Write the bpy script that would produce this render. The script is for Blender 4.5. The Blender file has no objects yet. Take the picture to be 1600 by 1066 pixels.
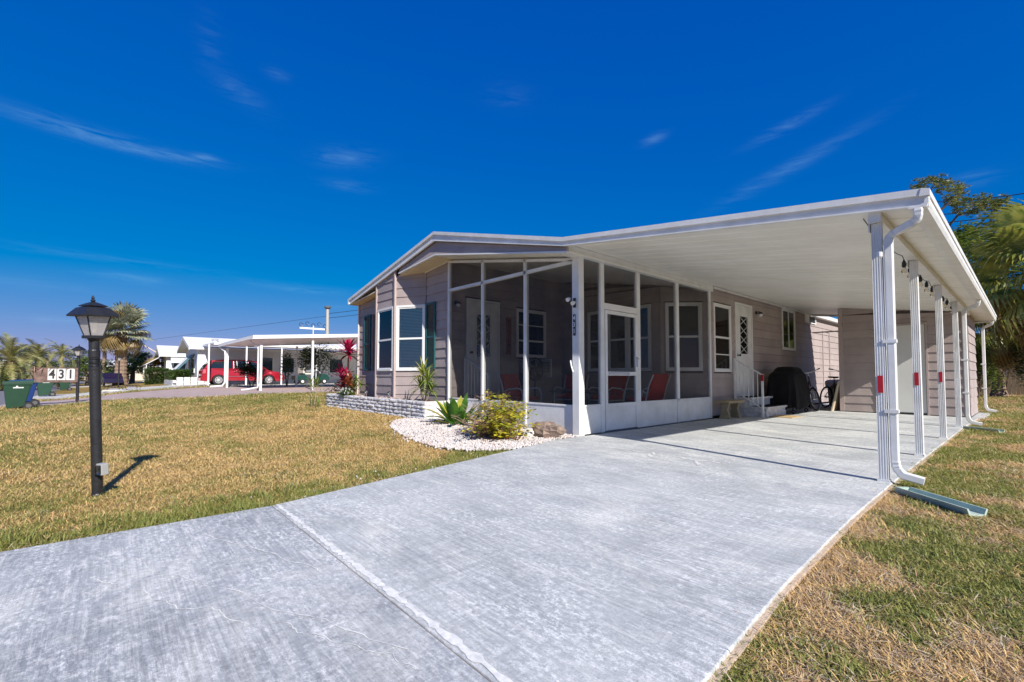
import bpy, math, random
import numpy as np
from mathutils import Vector, Matrix, Euler, noise

R = math.radians
sc = bpy.context.scene
COL = sc.collection
random.seed(7)

# ---------------------------------------------------------------- camera
cam = bpy.data.cameras.new('camera')
cam.sensor_width = 36.0
cam.lens = 16.0
cam.shift_y = 0.0175
cam.clip_end = 3000
cam_o = bpy.data.objects.new('camera', cam)
cam_o.location = (0, 0, 0.95)
cam_o.rotation_euler = (R(90 + 2.175), 0, R(48.6))
COL.objects.link(cam_o)
sc.camera = cam_o

# ---------------------------------------------------------------- light, sky, exposure
SUN_DIR = Vector((1.4, -0.31, 1.0)).normalized()          # towards the sun
ELEV = math.asin(SUN_DIR.z)
sun = bpy.data.lights.new('sun', 'SUN')
sun.energy = 3.7
sun.angle = R(0.53)
sun.color = (1.0, 0.95, 0.87)
sun_o = bpy.data.objects.new('sun', sun)
sun_o.rotation_euler = SUN_DIR.to_track_quat('Z', 'Y').to_euler()
COL.objects.link(sun_o)

sc.view_settings.view_transform = 'Standard'
sc.view_settings.look = 'None'
sc.view_settings.gamma = 1
sc.view_settings.use_curve_mapping = False
sc.view_settings.exposure = 0.9


def build_world():
    w = bpy.data.worlds.new('World')
    sc.world = w
    w.use_nodes = True
    nt = w.node_tree
    N, L = nt.nodes, nt.links
    N.clear()
    out = N.new('ShaderNodeOutputWorld')
    bg = N.new('ShaderNodeBackground')
    bg.inputs[1].default_value = 0.12
    sky = N.new('ShaderNodeTexSky')
    sky.sky_type = 'NISHITA'
    sky.sun_disc = False
    sky.sun_elevation = ELEV
    sky.sun_rotation = math.atan2(SUN_DIR.x, SUN_DIR.y)
    sky.altitude = 0
    sky.air_density = 1.0
    sky.dust_density = 0.25
    sky.ozone_density = 5.0
    def m(op, a, b=None, c=None):
        n = N.new('ShaderNodeMath')
        n.operation = op
        for i, x in enumerate((a, b, c)):
            if x is None:
                continue
            if isinstance(x, (int, float)):
                n.inputs[i].default_value = x
            else:
                L.new(x, n.inputs[i])
        return n.outputs[0]
    # deep polarised-looking blue: each channel of the Nishita sky graded over the whole dome
    K = 1 / (bg.inputs[1].default_value * 2 ** sc.view_settings.exposure)
    sp = N.new('ShaderNodeSeparateColor')
    L.new(sky.outputs[0], sp.inputs[0])
    gr = N.new('ShaderNodeCombineColor')
    L.new(m('MAXIMUM', m('MULTIPLY', m('SUBTRACT', sp.outputs[0], 2.6), .080 * K), 0.0), gr.inputs[0])
    L.new(m('MULTIPLY', m('POWER', sp.outputs[1], .74), .0755 * K), gr.inputs[1])
    L.new(m('MULTIPLY', m('POWER', sp.outputs[2], .30), .345 * K), gr.inputs[2])
    tc = N.new('ShaderNodeTexCoord')
    sx = N.new('ShaderNodeSeparateXYZ')
    L.new(tc.outputs['Generated'], sx.inputs[0])
    x, y, z = sx.outputs
    az = m('ARCTAN2', m('MULTIPLY', x, -1), y)      # angle left of +Y
    el = m('ARCSINE', z)
    cmb = N.new('ShaderNodeCombineXYZ')
    L.new(az, cmb.inputs[0])
    L.new(el, cmb.inputs[1])
    total = None
    # cirrus wisps: azimuth, elevation (deg), half length, half width (rad), slant, amount, seed
    for (a0, e0, ll, ww, sl, amt, sd) in [
            (92, 21.5, .10, .010, .02, 1.0, 0), (86, 21.4, .07, .006, -.05, .7, 2), (83, 21.9, .018, .006, 0, .8, 5), (69, 24.6, .05, .016, -.1, .55, 7),
            (68.6, 21.8, .04, .010, 0, .35, 9), (83, 32, .02, .035, .3, .20, 11), (80, 28.5, .04, .018, .3, .28, 13), (76.4, 31, .02, .008, 0, .4, 15),
            (31, 26.8, .022, .008, -.2, .75, 17), (17, 25.5, .055, .008, -.25, .6, 19), (18.5, 21, .09, .012, -.35, .42, 23), (14, 22.5, .08, .010, -.35, .3, 25),
            (89, 9.4, .05, .008, 0, .55, 29), (93.6, 5.0, .035, .005, 0, .8, 31), (91, 11, .14, .006, 0, .3, 33), (72, 9.8, .06, .006, 0, .4, 37),
            (71, 8.2, .04, .005, 0, .35, 39), (49, 32.2, .05, .02, 0, .16, 41), (3, 17, .03, .010, 0, .4, 47), (76, 10, .10, .008, .05, .25, 53), (97, 8, .1, .01, 0, .3, 57)]:
        da = m('SUBTRACT', az, R(a0))
        de = m('SUBTRACT', el, R(e0))
        u = m('DIVIDE', da, ll)
        # left is larger azimuth: slant raises the wisp to the left
        v = m('DIVIDE', m('SUBTRACT', de, m('MULTIPLY', da, sl)), ww)
        fall = m('POWER', 2.718, m('MULTIPLY', m('ADD', m('MULTIPLY', u, u), m('MULTIPLY', v, v)), -1.0))
        mp = N.new('ShaderNodeMapping')
        mp.inputs['Rotation'].default_value = (0, 0, -math.atan(sl))
        mp.inputs['Scale'].default_value = (14, 95, 1)
        mp.inputs['Location'].default_value = (sd, sd * .37, 0)
        L.new(cmb.outputs[0], mp.inputs[0])
        ns = N.new('ShaderNodeTexNoise')
        ns.inputs['Scale'].default_value = 1.0
        ns.inputs['Detail'].default_value = 8
        ns.inputs['Roughness'].default_value = .62
        ns.inputs['Distortion'].default_value = .9
        L.new(mp.outputs[0], ns.inputs['Vector'])
        k = m('MULTIPLY', m('SUBTRACT', ns.outputs[0], .36), 2.6)
        k = m('MINIMUM', m('MAXIMUM', k, 0), 1)
        t = m('MULTIPLY', m('MULTIPLY', k, fall), amt)
        total = t if total is None else m('ADD', total, t)
    total = m('MINIMUM', m('MULTIPLY', total, .27), .36)
    mix = N.new('ShaderNodeMixRGB')
    L.new(total, mix.inputs[0])
    L.new(gr.outputs[0], mix.inputs[1])
    mix.inputs[2].default_value = (.40 * K, .74 * K, .98 * K, 1)
    L.new(mix.outputs[0], bg.inputs[0])
    L.new(bg.outputs[0], out.inputs[0])


build_world()

# ---------------------------------------------------------------- materials
MATS = {}


def node_mat(name):
    m = bpy.data.materials.new(name)
    m.use_nodes = True
    return m, m.node_tree.nodes, m.node_tree.links, m.node_tree.nodes['Principled BSDF']


def M(name, col, rough=.6, metal=0., var=.12, scale=6., bump=0., bscale=60., spec=.5, dirt=None, stretch=None, piece=0.):
    """Principled material: base colour varied by noise in world space, optional fine bump and dirt tint."""
    if name in MATS:
        return MATS[name]
    m, N, L, b = node_mat(name)
    b.inputs['Roughness'].default_value = rough
    b.inputs['Metallic'].default_value = metal
    b.inputs['Specular IOR Level'].default_value = spec
    geo = N.new('ShaderNodeNewGeometry')
    vec = geo.outputs['Position']
    if stretch:
        mp = N.new('ShaderNodeMapping')
        mp.inputs['Scale'].default_value = stretch
        L.new(vec, mp.inputs[0])
        vec = mp.outputs[0]
    ns = N.new('ShaderNodeTexNoise')
    ns.inputs['Scale'].default_value = scale
    ns.inputs['Detail'].default_value = 6
    ns.inputs['Roughness'].default_value = .6
    L.new(vec, ns.inputs['Vector'])
    cr = N.new('ShaderNodeValToRGB')
    cr.color_ramp.elements[0].position = .3
    cr.color_ramp.elements[1].position = .7
    lo = dirt if dirt else tuple(c * (1 - var) for c in col)
    hi = tuple(min(1, c * (1 + var)) for c in col)
    cr.color_ramp.elements[0].color = (*lo, 1)
    cr.color_ramp.elements[1].color = (*hi, 1)
    L.new(ns.outputs[0], cr.inputs[0])
    if piece:
        oi = N.new('ShaderNodeObjectInfo')
        hv = N.new('ShaderNodeHueSaturation')
        mr = N.new('ShaderNodeMapRange')
        mr.inputs['To Min'].default_value = 1 - piece
        mr.inputs['To Max'].default_value = 1 + piece
        L.new(oi.outputs['Random'], mr.inputs['Value'])
        L.new(mr.outputs[0], hv.inputs['Value'])
        L.new(cr.outputs[0], hv.inputs['Color'])
        L.new(hv.outputs[0], b.inputs['Base Color'])
    else:
        L.new(cr.outputs[0], b.inputs['Base Color'])
    if bump:
        n2 = N.new('ShaderNodeTexNoise')
        n2.inputs['Scale'].default_value = bscale
        n2.inputs['Detail'].default_value = 5
        L.new(vec, n2.inputs['Vector'])
        bp = N.new('ShaderNodeBump')
        bp.inputs['Strength'].default_value = bump
        bp.inputs['Distance'].default_value = .01
        L.new(n2.outputs[0], bp.inputs['Height'])
        L.new(bp.outputs[0], b.inputs['Normal'])
    MATS[name] = m
    return m


def leaf_mat(name, c1, c2, scale=3., rough=.45, trans=.35):
    """Leaf colours that vary from place to place, partly letting light through."""
    m, N, L, b = node_mat(name)
    geo = N.new('ShaderNodeNewGeometry')
    ns = N.new('ShaderNodeTexNoise')
    ns.inputs['Scale'].default_value = scale
    ns.inputs['Detail'].default_value = 4
    L.new(geo.outputs['Position'], ns.inputs['Vector'])
    cr = N.new('ShaderNodeValToRGB')
    cr.color_ramp.elements[0].position = .35
    cr.color_ramp.elements[1].position = .65
    cr.color_ramp.elements[0].color = (*c1, 1)
    cr.color_ramp.elements[1].color = (*c2, 1)
    L.new(ns.outputs[0], cr.inputs[0])
    L.new(cr.outputs[0], b.inputs['Base Color'])
    b.inputs['Roughness'].default_value = rough
    out = N['Material Output']
    tr = N.new('ShaderNodeBsdfTranslucent')
    L.new(cr.outputs[0], tr.inputs[0])
    mx = N.new('ShaderNodeMixShader')
    mx.inputs[0].default_value = trans
    L.new(b.outputs[0], mx.inputs[1])
    L.new(tr.outputs[0], mx.inputs[2])
    L.new(mx.outputs[0], out.inputs['Surface'])
    return m


def screen_mat():
    m, N, L, b = node_mat('insect_screen')
    out = N['Material Output']
    b.inputs['Base Color'].default_value = (.030, .031, .036, 1)
    b.inputs['Roughness'].default_value = .7
    tr = N.new('ShaderNodeBsdfTransparent')
    mx = N.new('ShaderNodeMixShader')
    geo = N.new('ShaderNodeNewGeometry')
    nz_ = N.new('ShaderNodeTexNoise')
    nz_.inputs['Scale'].default_value = 1.6
    nz_.inputs['Detail'].default_value = 7
    L.new(geo.outputs['Position'], nz_.inputs['Vector'])
    mr = N.new('ShaderNodeMapRange')
    mr.inputs['From Min'].default_value = .3
    mr.inputs['From Max'].default_value = .7
    mr.inputs['To Min'].default_value = .19
    mr.inputs['To Max'].default_value = .30
    L.new(nz_.outputs[0], mr.inputs['Value'])
    L.new(mr.outputs[0], mx.inputs[0])
    L.new(tr.outputs[0], mx.inputs[1])
    L.new(b.outputs[0], mx.inputs[2])
    L.new(mx.outputs[0], out.inputs['Surface'])
    return m


def glass_mat(name='window_glass', tint=(.90, .95, .95)):
    m, N, L, b = node_mat(name)
    out = N['Material Output']
    tr = N.new('ShaderNodeBsdfTransparent')
    tr.inputs[0].default_value = (*tint, 1)
    gl = N.new('ShaderNodeBsdfGlossy')
    gl.inputs['Roughness'].default_value = .015
    # slight waviness of old panes
    ns = N.new('ShaderNodeTexNoise')
    ns.inputs['Scale'].default_value = 3
    geo = N.new('ShaderNodeNewGeometry')
    L.new(geo.outputs['Position'], ns.inputs['Vector'])
    bp = N.new('ShaderNodeBump')
    bp.inputs['Strength'].default_value = .04
    L.new(ns.outputs[0], bp.inputs['Height'])
    L.new(bp.outputs[0], gl.inputs['Normal'])
    fr = N.new('ShaderNodeFresnel')
    fr.inputs[0].default_value = 1.5
    mx = N.new('ShaderNodeMixShader')
    L.new(fr.outputs[0], mx.inputs[0])
    L.new(tr.outputs[0], mx.inputs[1])
    L.new(gl.outputs[0], mx.inputs[2])
    L.new(mx.outputs[0], out.inputs['Surface'])
    return m


def concrete_mat(name, c_lo, c_hi, white, rot=0., broom=True):
    """Grey-stained brushed concrete: blotches, long worn streaks, fine broom lines and white scuffs."""
    m, N, L, b = node_mat(name)
    geo = N.new('ShaderNodeNewGeometry')
    mpr = N.new('ShaderNodeMapping')
    mpr.inputs['Rotation'].default_value = (0, 0, rot)
    L.new(geo.outputs['Position'], mpr.inputs[0])
    P = mpr.outputs[0]

    def nz(scale, stretch, detail=6, rough=.6, dist=0.):
        mp = N.new('ShaderNodeMapping')
        mp.inputs['Scale'].default_value = stretch
        L.new(P, mp.inputs[0])
        n = N.new('ShaderNodeTexNoise')
        n.inputs['Scale'].default_value = scale
        n.inputs['Detail'].default_value = detail
        n.inputs['Roughness'].default_value = rough
        n.inputs['Distortion'].default_value = dist
        L.new(mp.outputs[0], n.inputs['Vector'])
        return n.outputs[0]

    def ramp(src, stops):
        cr = N.new('ShaderNodeValToRGB')
        e = cr.color_ramp.elements
        e[0].position, e[0].color = stops[0][0], (*stops[0][1], 1)
        e[1].position, e[1].color = stops[-1][0], (*stops[-1][1], 1)
        for p, c in stops[1:-1]:
            q = e.new(p)
            q.color = (*c, 1)
        L.new(src, cr.inputs[0])
        return cr.outputs[0]

    def mixc(fac, a, bb, mode='MIX'):
        mx = N.new('ShaderNodeMixRGB')
        mx.blend_type = mode
        if isinstance(fac, float):
            mx.inputs[0].default_value = fac
        else:
            L.new(fac, mx.inputs[0])
        for i, q in ((1, a), (2, bb)):
            if isinstance(q, tuple):
                mx.inputs[i].default_value = (*q, 1)
            else:
                L.new(q, mx.inputs[i])
        return mx.outputs[0]
    base = ramp(nz(.8, (1, 1.3, 1), 8, .68, .5), [(.34, c_lo), (.66, c_hi)])
    # cream worn areas
    cream = ramp(nz(1.1, (.8, 1.2, 1), 8, .75, .6), [(.53, (0, 0, 0)), (.68, (.75, .75, .75))])
    col = mixc(cream, base, (white[0], white[1] * .985, white[2] * .93))
    # white flecks and smears gathered in patches
    patch = ramp(nz(1.5, (.9, 1.7, 1), 9, .8, .8), [(.40, (.12, .12, .12)), (.60, (1, 1, 1))])
    fleck = ramp(nz(34, (.7, 1, 1), 7, .85), [(.47, (0, 0, 0)), (.60, (1, 1, 1))])
    col = mixc(mixc(1.0, patch, fleck, 'MULTIPLY'), col, tuple(min(.86, w * 1.22) for w in white))
    smear = ramp(nz(4.0, (.45, 2.6, 1), 10, .85, .9), [(.53, (0, 0, 0)), (.63, (.8, .8, .8))])
    col = mixc(smear, col, white)
    smear2 = ramp(nz(3.4, (2.4, .5, 1), 10, .85, .9), [(.56, (0, 0, 0)), (.66, (.65, .65, .65))])
    col = mixc(smear2, col, white)
    # darker grey-blue worn stain
    dk = ramp(nz(1.1, (1, 1.3, 1), 9, .74, .6), [(.50, (0, 0, 0)), (.68, (.5, .5, .5))])
    col = mixc(dk, col, tuple(c * .80 for c in c_lo))
    dk2 = ramp(nz(46, (1, 1, 1), 6, .85), [(.52, (0, 0, 0)), (.64, (.6, .6, .6))])
    col = mixc(dk2, col, tuple(c * .72 for c in c_lo))
    if broom:
        ln1 = ramp(nz(70, (.03, 1, 1), 3, .7, .1), [(.40, (.70, .70, .71)), (.60, (1.12, 1.12, 1.12))])
        lm1 = ramp(nz(1.2, (1, 1, 1), 6, .7), [(.38, (.1, .1, .1)), (.62, (.8, .8, .8))])
        col = mixc(1.0, col, mixc(lm1, (1., 1., 1.), ln1), 'MULTIPLY')
        ln2 = ramp(nz(58, (1, .03, 1), 3, .7, .1), [(.40, (.76, .76, .77)), (.60, (1.1, 1.1, 1.1))])
        lm2 = ramp(nz(1.0, (1, 1, 1), 6, .7, .3), [(.42, (.0, .0, .0)), (.64, (.6, .6, .6))])
        col = mixc(1.0, col, mixc(lm2, (1., 1., 1.), ln2), 'MULTIPLY')
    L.new(col, b.inputs['Base Color'])
    b.inputs['Roughness'].default_value = .82
    b.inputs['Specular IOR Level'].default_value = .25
    bp = N.new('ShaderNodeBump')
    bp.inputs['Strength'].default_value = .5
    bp.inputs['Distance'].default_value = .004
    hgt = N.new('ShaderNodeMath')
    hgt.operation = 'ADD'
    L.new(nz(70, (.03, 1, 1), 3, .7, .1), hgt.inputs[0])
    L.new(nz(120, (1, 1, 1), 3), hgt.inputs[1])
    L.new(hgt.outputs[0], bp.inputs['Height'])
    L.new(bp.outputs[0], b.inputs['Normal'])
    return m


def lawn_mat():
    m, N, L, b = node_mat('lawn_thatch')
    geo = N.new('ShaderNodeNewGeometry')

    def nz(scale, detail=6, rough=.6, st=(1, 1, 1)):
        mp = N.new('ShaderNodeMapping')
        mp.inputs['Scale'].default_value = st
        L.new(geo.outputs['Position'], mp.inputs[0])
        n = N.new('ShaderNodeTexNoise')
        n.inputs['Scale'].default_value = scale
        n.inputs['Detail'].default_value = detail
        n.inputs['Roughness'].default_value = rough
        L.new(mp.outputs[0], n.inputs['Vector'])
        return n.outputs[0]
    cr = N.new('ShaderNodeValToRGB')
    e = cr.color_ramp.elements
    e[0].position, e[0].color = .34, (.115, .13, .035, 1)
    e[1].position, e[1].color = .64, (.42, .29, .12, 1)
    q = e.new(.48)
    q.color = (.30, .22, .085, 1)
    L.new(nz(.55, 5, .6), cr.inputs[0])
    cr2 = N.new('ShaderNodeValToRGB')
    cr2.color_ramp.elements[0].position = .3
    cr2.color_ramp.elements[1].position = .7
    cr2.color_ramp.elements[0].color = (.55, .5, .42, 1)
    cr2.color_ramp.elements[1].color = (1.15, 1.1, 1.0, 1)
    L.new(nz(22, 6, .8), cr2.inputs[0])
    mx = N.new('ShaderNodeMixRGB')
    mx.blend_type = 'MULTIPLY'
    mx.inputs[0].default_value = 1
    L.new(cr.outputs[0], mx.inputs[1])
    L.new(cr2.outputs[0], mx.inputs[2])
    L.new(mx.outputs[0], b.inputs['Base Color'])
    b.inputs['Roughness'].default_value = .95
    b.inputs['Specular IOR Level'].default_value = .1
    bp = N.new('ShaderNodeBump')
    bp.inputs['Strength'].default_value = .9
    bp.inputs['Distance'].default_value = .03
    L.new(nz(45, 6, .8), bp.inputs['Height'])
    L.new(bp.outputs[0], b.inputs['Normal'])
    return m


WHITE = M('white_painted_metal', (.80, .80, .79), .38, 0, .02, 3.5, .12, 12, dirt=(.66, .65, .62))
CREAM = M('ceiling_pan', (.86, .845, .80), .45, 0, .03, 1.4, .1, 6, dirt=(.78, .76, .70), piece=.025)
SOFFIT = M('tan_soffit', (.74, .62, .44), .7, 0, .06, 3)
TRIMW = M('trim_white', (.78, .78, .76), .5, 0, .04, 4)
SIDING = M('mauve_siding', (.405, .338, .318), .62, 0, .06, 1.6, .25, 22, dirt=(.325, .268, .252), piece=.06)
SIDTRIM = M('mauve_corner_trim', (.42, .34, .32), .6, 0, .06, 3)
CORE = M('wall_sheathing', (.12, .095, .09), .8)
ROOMSHADE = M('room_shade_black', (.012, .013, .014), .9)  # black of the sheets that stand in for the shade of unlit rooms
BLIND = M('blind_white', (.80, .80, .74), .6, 0, .04, 8)
SHUTTER = M('teal_shutter', (.012, .085, .092), .5, 0, .15, 6)
GLASS = glass_mat()
SCREEN = screen_mat()
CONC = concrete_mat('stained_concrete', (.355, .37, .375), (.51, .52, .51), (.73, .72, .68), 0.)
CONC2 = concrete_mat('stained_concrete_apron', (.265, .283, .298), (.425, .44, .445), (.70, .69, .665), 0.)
CONCRAW = M('raw_concrete', (.52, .40, .29), .9, 0, .2, 14, .6, 90)
CONCPALE = M('pale_concrete', (.50, .48, .44), .85, 0, .12, 2, .3, 40)
PAVER = M('pink_paver', (.40, .30, .27), .85, 0, .15, 3, .3, 40)
ASPHALT = M('asphalt', (.16, .155, .165), .9, 0, .15, 5, .5, 120)
LAWN = lawn_mat()
BLACKM = M('black_metal', (.010, .010, .012), .38, .0, .35, 9, .3, 40, dirt=(.026, .026, .028))
RED = M('red_reflector', (.42, .012, .02), .25)
REDC = M('red_cushion', (.48, .028, .022), .8, 0, .12, 8, .3, 60)
BLACKCOVER = M('black_cover', (.011, .011, .012), .75, 0, .25, 5, .3, 40, spec=.15)
RUBBER = M('rubber', (.02, .02, .022), .8)
CHROME = M('chrome', (.62, .62, .64), .22, .9, .05)
SOIL = M('dark_mulch', (.10, .062, .045), .95, 0, .5, 25, .9, 60)
STONEW = M('white_marble_chip', (.56, .52, .50), .7, 0, .22, 40)
WBLOCK = M('white_painted_block', (.72, .715, .72), .75, 0, .10, 14, .7, 45, dirt=(.50, .47, .45), piece=.07)
BARK = M('bark', (.16, .115, .08), .95, 0, .35, 9, .9, 30)
PALMBARK = M('palm_bark', (.24, .165, .115), .95, 0, .35, 8, .9, 18)
GREENP = M('bin_green_plastic', (.018, .060, .034), .45, 0, .10, 4)
BLUEP = M('bin_blue_plastic', (.010, .040, .17), .45, 0, .10, 4)
TEALP = M('green_plastic_trough', (.42, .52, .45), .5, 0, .10, 8)
NWHITE = M('neighbour_white_wall', (.70, .70, .70), .6, 0, .05, 2)
NROOF = M('white_metal_roof', (.78, .77, .76), .4, 0, .04, 1)
WOOD = M('weathered_wood', (.23, .17, .12), .85, 0, .3, 3, .5, 40, stretch=(6, 6, .6))


# ---------------------------------------------------------------- geometry helpers
class MB:
    def __init__(s):
        s.v, s.f = [], []

    def add(s, vs, fs):
        k = len(s.v)
        s.v += [tuple(x) for x in vs]
        s.f += [tuple(i + k for i in f) for f in fs]
        return s

    def box(s, x0, x1, y0, y1, z0, z1):
        return s.add([(x0, y0, z0), (x1, y0, z0), (x1, y1, z0), (x0, y1, z0),
                      (x0, y0, z1), (x1, y0, z1), (x1, y1, z1), (x0, y1, z1)],
                     [(0, 3, 2, 1), (4, 5, 6, 7), (0, 1, 5, 4), (1, 2, 6, 5), (2, 3, 7, 6), (3, 0, 4, 7)])

    def hexa(s, p):      # 8 points: bottom ring 4, top ring 4
        return s.add(p, [(0, 3, 2, 1), (4, 5, 6, 7), (0, 1, 5, 4), (1, 2, 6, 5), (2, 3, 7, 6), (3, 0, 4, 7)])

    def obox(s, c, size, mat):
        hx, hy, hz = [q / 2 for q in size]
        c = Vector(c)
        p = [c + mat @ Vector(q) for q in ((-hx, -hy, -hz), (hx, -hy, -hz), (hx, hy, -hz), (-hx, hy, -hz),
                                           (-hx, -hy, hz), (hx, -hy, hz), (hx, hy, hz), (-hx, hy, hz))]
        return s.hexa(p)

    def prism(s, poly, d0, d1, axis='y'):
        """poly: 2D outline; axis y: (x,z) extruded along y; x: (y,z); z: (x,y)."""
        def P(a, b, d):
            return {'y': (a, d, b), 'x': (d, a, b), 'z': (a, b, d)}[axis]
        n = len(poly)
        vs = [P(a, b, d0) for a, b in poly] + [P(a, b, d1) for a, b in poly]
        fs = [tuple(range(n)), tuple(range(2 * n - 1, n - 1, -1))]
        fs += [(i, i + n, (i + 1) % n + n, (i + 1) % n) for i in range(n)]
        return s.add(vs, fs)

    def tube(s, pts, r, n=8, cap=True):
        pts = [Vector(p) for p in pts]
        rs = r if isinstance(r, (list, tuple)) else [r] * len(pts)
        vs, fs = [], []
        ref = None
        for i, p in enumerate(pts):
            d = (pts[min(i + 1, len(pts) - 1)] - pts[max(i - 1, 0)]).normalized()
            if ref is None:
                ref = Vector((0, 0, 1)) if abs(d.z) < .9 else Vector((1, 0, 0))
            u = d.cross(ref).normalized()
            ref = u.cross(d).normalized()
            for k in range(n):
                a = 2 * math.pi * k / n
                vs.append(p + (u * math.cos(a) + ref * math.sin(a)) * rs[i])
        for i in range(len(pts) - 1):
            for k in range(n):
                fs.append((i * n + k, i * n + (k + 1) % n, (i + 1) * n + (k + 1) % n, (i + 1) * n + k))
        if cap:
            fs.append(tuple(range(n - 1, -1, -1)))
            fs.append(tuple(range((len(pts) - 1) * n, len(pts) * n)))
        return s.add(vs, fs)

    def lathe(s, prof, c=(0, 0, 0), n=16, mat=None, rot=0):
        c = Vector(c)
        vs, fs = [], []
        for (r, z) in prof:
            for k in range(n):
                a = 2 * math.pi * k / n + rot
                q = Vector((r * math.cos(a), r * math.sin(a), z))
                if mat:
                    q = mat @ q
                vs.append(c + q)
        for i in range(len(prof) - 1):
            for k in range(n):
                fs.append((i * n + k, i * n + (k + 1) % n, (i + 1) * n + (k + 1) % n, (i + 1) * n + k))
        fs.append(tuple(range(n - 1, -1, -1)))
        fs.append(tuple(range((len(prof) - 1) * n, len(prof) * n)))
        return s.add(vs, fs)

    def torus(s, c, R_, r, mat=None, n=20, k=6):
        c = Vector(c)
        mat = mat or Matrix.Identity(3)
        vs, fs = [], []
        for i in range(n):
            a = 2 * math.pi * i / n
            for j in range(k):
                b = 2 * math.pi * j / k
                vs.append(c + mat @ Vector(((R_ + r * math.cos(b)) * math.cos(a), (R_ + r * math.cos(b)) * math.sin(a), r * math.sin(b))))
        for i in range(n):
            for j in range(k):
                fs.append((i * k + j, ((i + 1) % n) * k + j, ((i + 1) % n) * k + (j + 1) % k, i * k + (j + 1) % k))
        return s.add(vs, fs)

    def build(s, name, mat, parent=None, loc=None, smooth=False, kind=None, bevel=0, label=None):
        me = bpy.data.meshes.new(name)
        off = Vector((0, 0, 0))
        if parent is not None:
            off = OFF.get(parent.name, off)
        elif loc is not None:
            off = Vector(loc)
        me.from_pydata([tuple(Vector(p) - off) for p in s.v] if off.length else s.v, [], s.f)
        me.materials.append(mat)
        if smooth:
            me.polygons.foreach_set('use_smooth', [True] * len(me.polygons))
        o = bpy.data.objects.new(name, me)
        COL.objects.link(o)
        if parent is not None:
            o.parent = parent
        elif loc is not None:
            o.location = off
        OFF[o.name] = off
        if kind:
            o['kind'] = kind
        if label:
            o['label'] = label
        if bevel:
            bm = o.modifiers.new('bevel', 'BEVEL')
            bm.width = bevel
            bm.segments = 2
            bm.limit_method = 'ANGLE'
        return o


OFF = {}


def thing(name, label, cat, loc=(0, 0, 0), rotz=0, group=None, world=False):
    o = bpy.data.objects.new(name, None)
    COL.objects.link(o)
    o.location = loc
    o.rotation_euler = (0, 0, rotz)
    o.empty_display_size = .2
    o['label'] = label
    o['category'] = cat
    if group:
        o['group'] = group
    OFF[o.name] = Vector(loc) if world else Vector((0, 0, 0))
    return o


def tag(o, label, cat, group=None):
    o['label'] = label
    o['category'] = cat
    if group:
        o['group'] = group
    return o


def structure(o):
    o['kind'] = 'structure'
    return o


def copy_tree(o, parent=None):
    c = o.copy()
    COL.objects.link(c)
    if parent is not None:
        c.parent = parent
    OFF[c.name] = OFF.get(o.name, Vector((0, 0, 0)))
    for ch in list(o.children):
        copy_tree(ch, c)
    return c


def sstep(a, b, x):
    t = min(1, max(0, (x - a) / (b - a)))
    return t * t * (3 - 2 * t)


def H(x, y):
    """ground height"""
    a = sstep(14, 32, -x)
    ad = sstep(12, 22, -x)
    up = .33 * sstep(-1.5, 5, y)
    down = -.26 * (1 - sstep(-2.6, 1.0, y)) * ad
    bump = .10 * sstep(4.9, 7.6, -x) * sstep(2.2, 4.6, y)
    bump += .02 * noise.noise(Vector((x * .35, y * .35, 0))) * sstep(4.4, 7, -x)
    near = -.035
    far = sstep(60, 130, -x)
    return (1 - a) * (bump + near * (1 - ad)) + (a * up + down) * (1 - .2 * far)


# ---------------------------------------------------------------- ground
def grid_lines(lo, hi, a, b, fine):
    g = list(np.arange(a, b + 1e-6, fine))
    x, st = a, fine
    while x > lo:
        st *= 1.25
        x -= st
        g.insert(0, max(x, lo))
    x, st = b, fine
    while x < hi:
        st *= 1.25
        x += st
        g.append(min(x, hi))
    return g


GX = grid_lines(-900, 700, -45, 4, .5)
GY = grid_lines(-600, 1000, -8, 20, .5)
mb = MB()
vs = [(x, y, H(x, y)) for y in GY for x in GX]
nx = len(GX)
fs = [(j * nx + i, j * nx + i + 1, (j + 1) * nx + i + 1, (j + 1) * nx + i) for j in range(len(GY) - 1) for i in range(nx - 1)]
mb.add(vs, fs)
structure(mb.build('ground', LAWN, smooth=True))


def strip(name, fx0, fx1, ys, mat, off, nseg=6, kind='structure', parent=None, thick=.12):
    """Paved strip whose edges are functions of y; follows the ground, with a real edge."""
    mb = MB()
    n = nseg + 1
    top, fs = [], []
    for y in ys:
        for i in range(n):
            x = fx0(y) + (fx1(y) - fx0(y)) * i / nseg
            top.append((x, y, H(x, y) + off))
    m = len(top)
    bot = [(x, y, z - thick) for x, y, z in top]
    for j in range(len(ys) - 1):
        for i in range(nseg):
            a = j * n + i
            fs.append((a, a + 1, a + n + 1, a + n))
    ring = [i for i in range(n)] + [j * n + n - 1 for j in range(1, len(ys))] + \
           [(len(ys) - 1) * n + i for i in range(n - 2, -1, -1)] + [j * n for j in range(len(ys) - 2, 0, -1)]
    for q in range(len(ring)):
        a, b = ring[q], ring[(q + 1) % len(ring)]
        fs.append((a, a + m, b + m, b))
    mb.add(top + bot, fs)
    return mb.build(name, mat, parent, kind=kind)


# own driveway: three slabs, joints recessed between them
def dleft(y):
    return -3.71 if y < .91 else -3.71 - (y - .91) * (1.15 / 4.75)


def dright(y):
    pts = [(-4, -.30), (.5, -.62), (1.43, -.70), (2.38, -.768), (3.9, -.82), (5.6, -.835), (12, -.83), (17.6, -.74)]
    for (a, xa), (b, xb) in zip(pts, pts[1:]):
        if y <= b:
            return xa + (xb - xa) * (y - a) / (b - a)
    return pts[-1][1]


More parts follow.
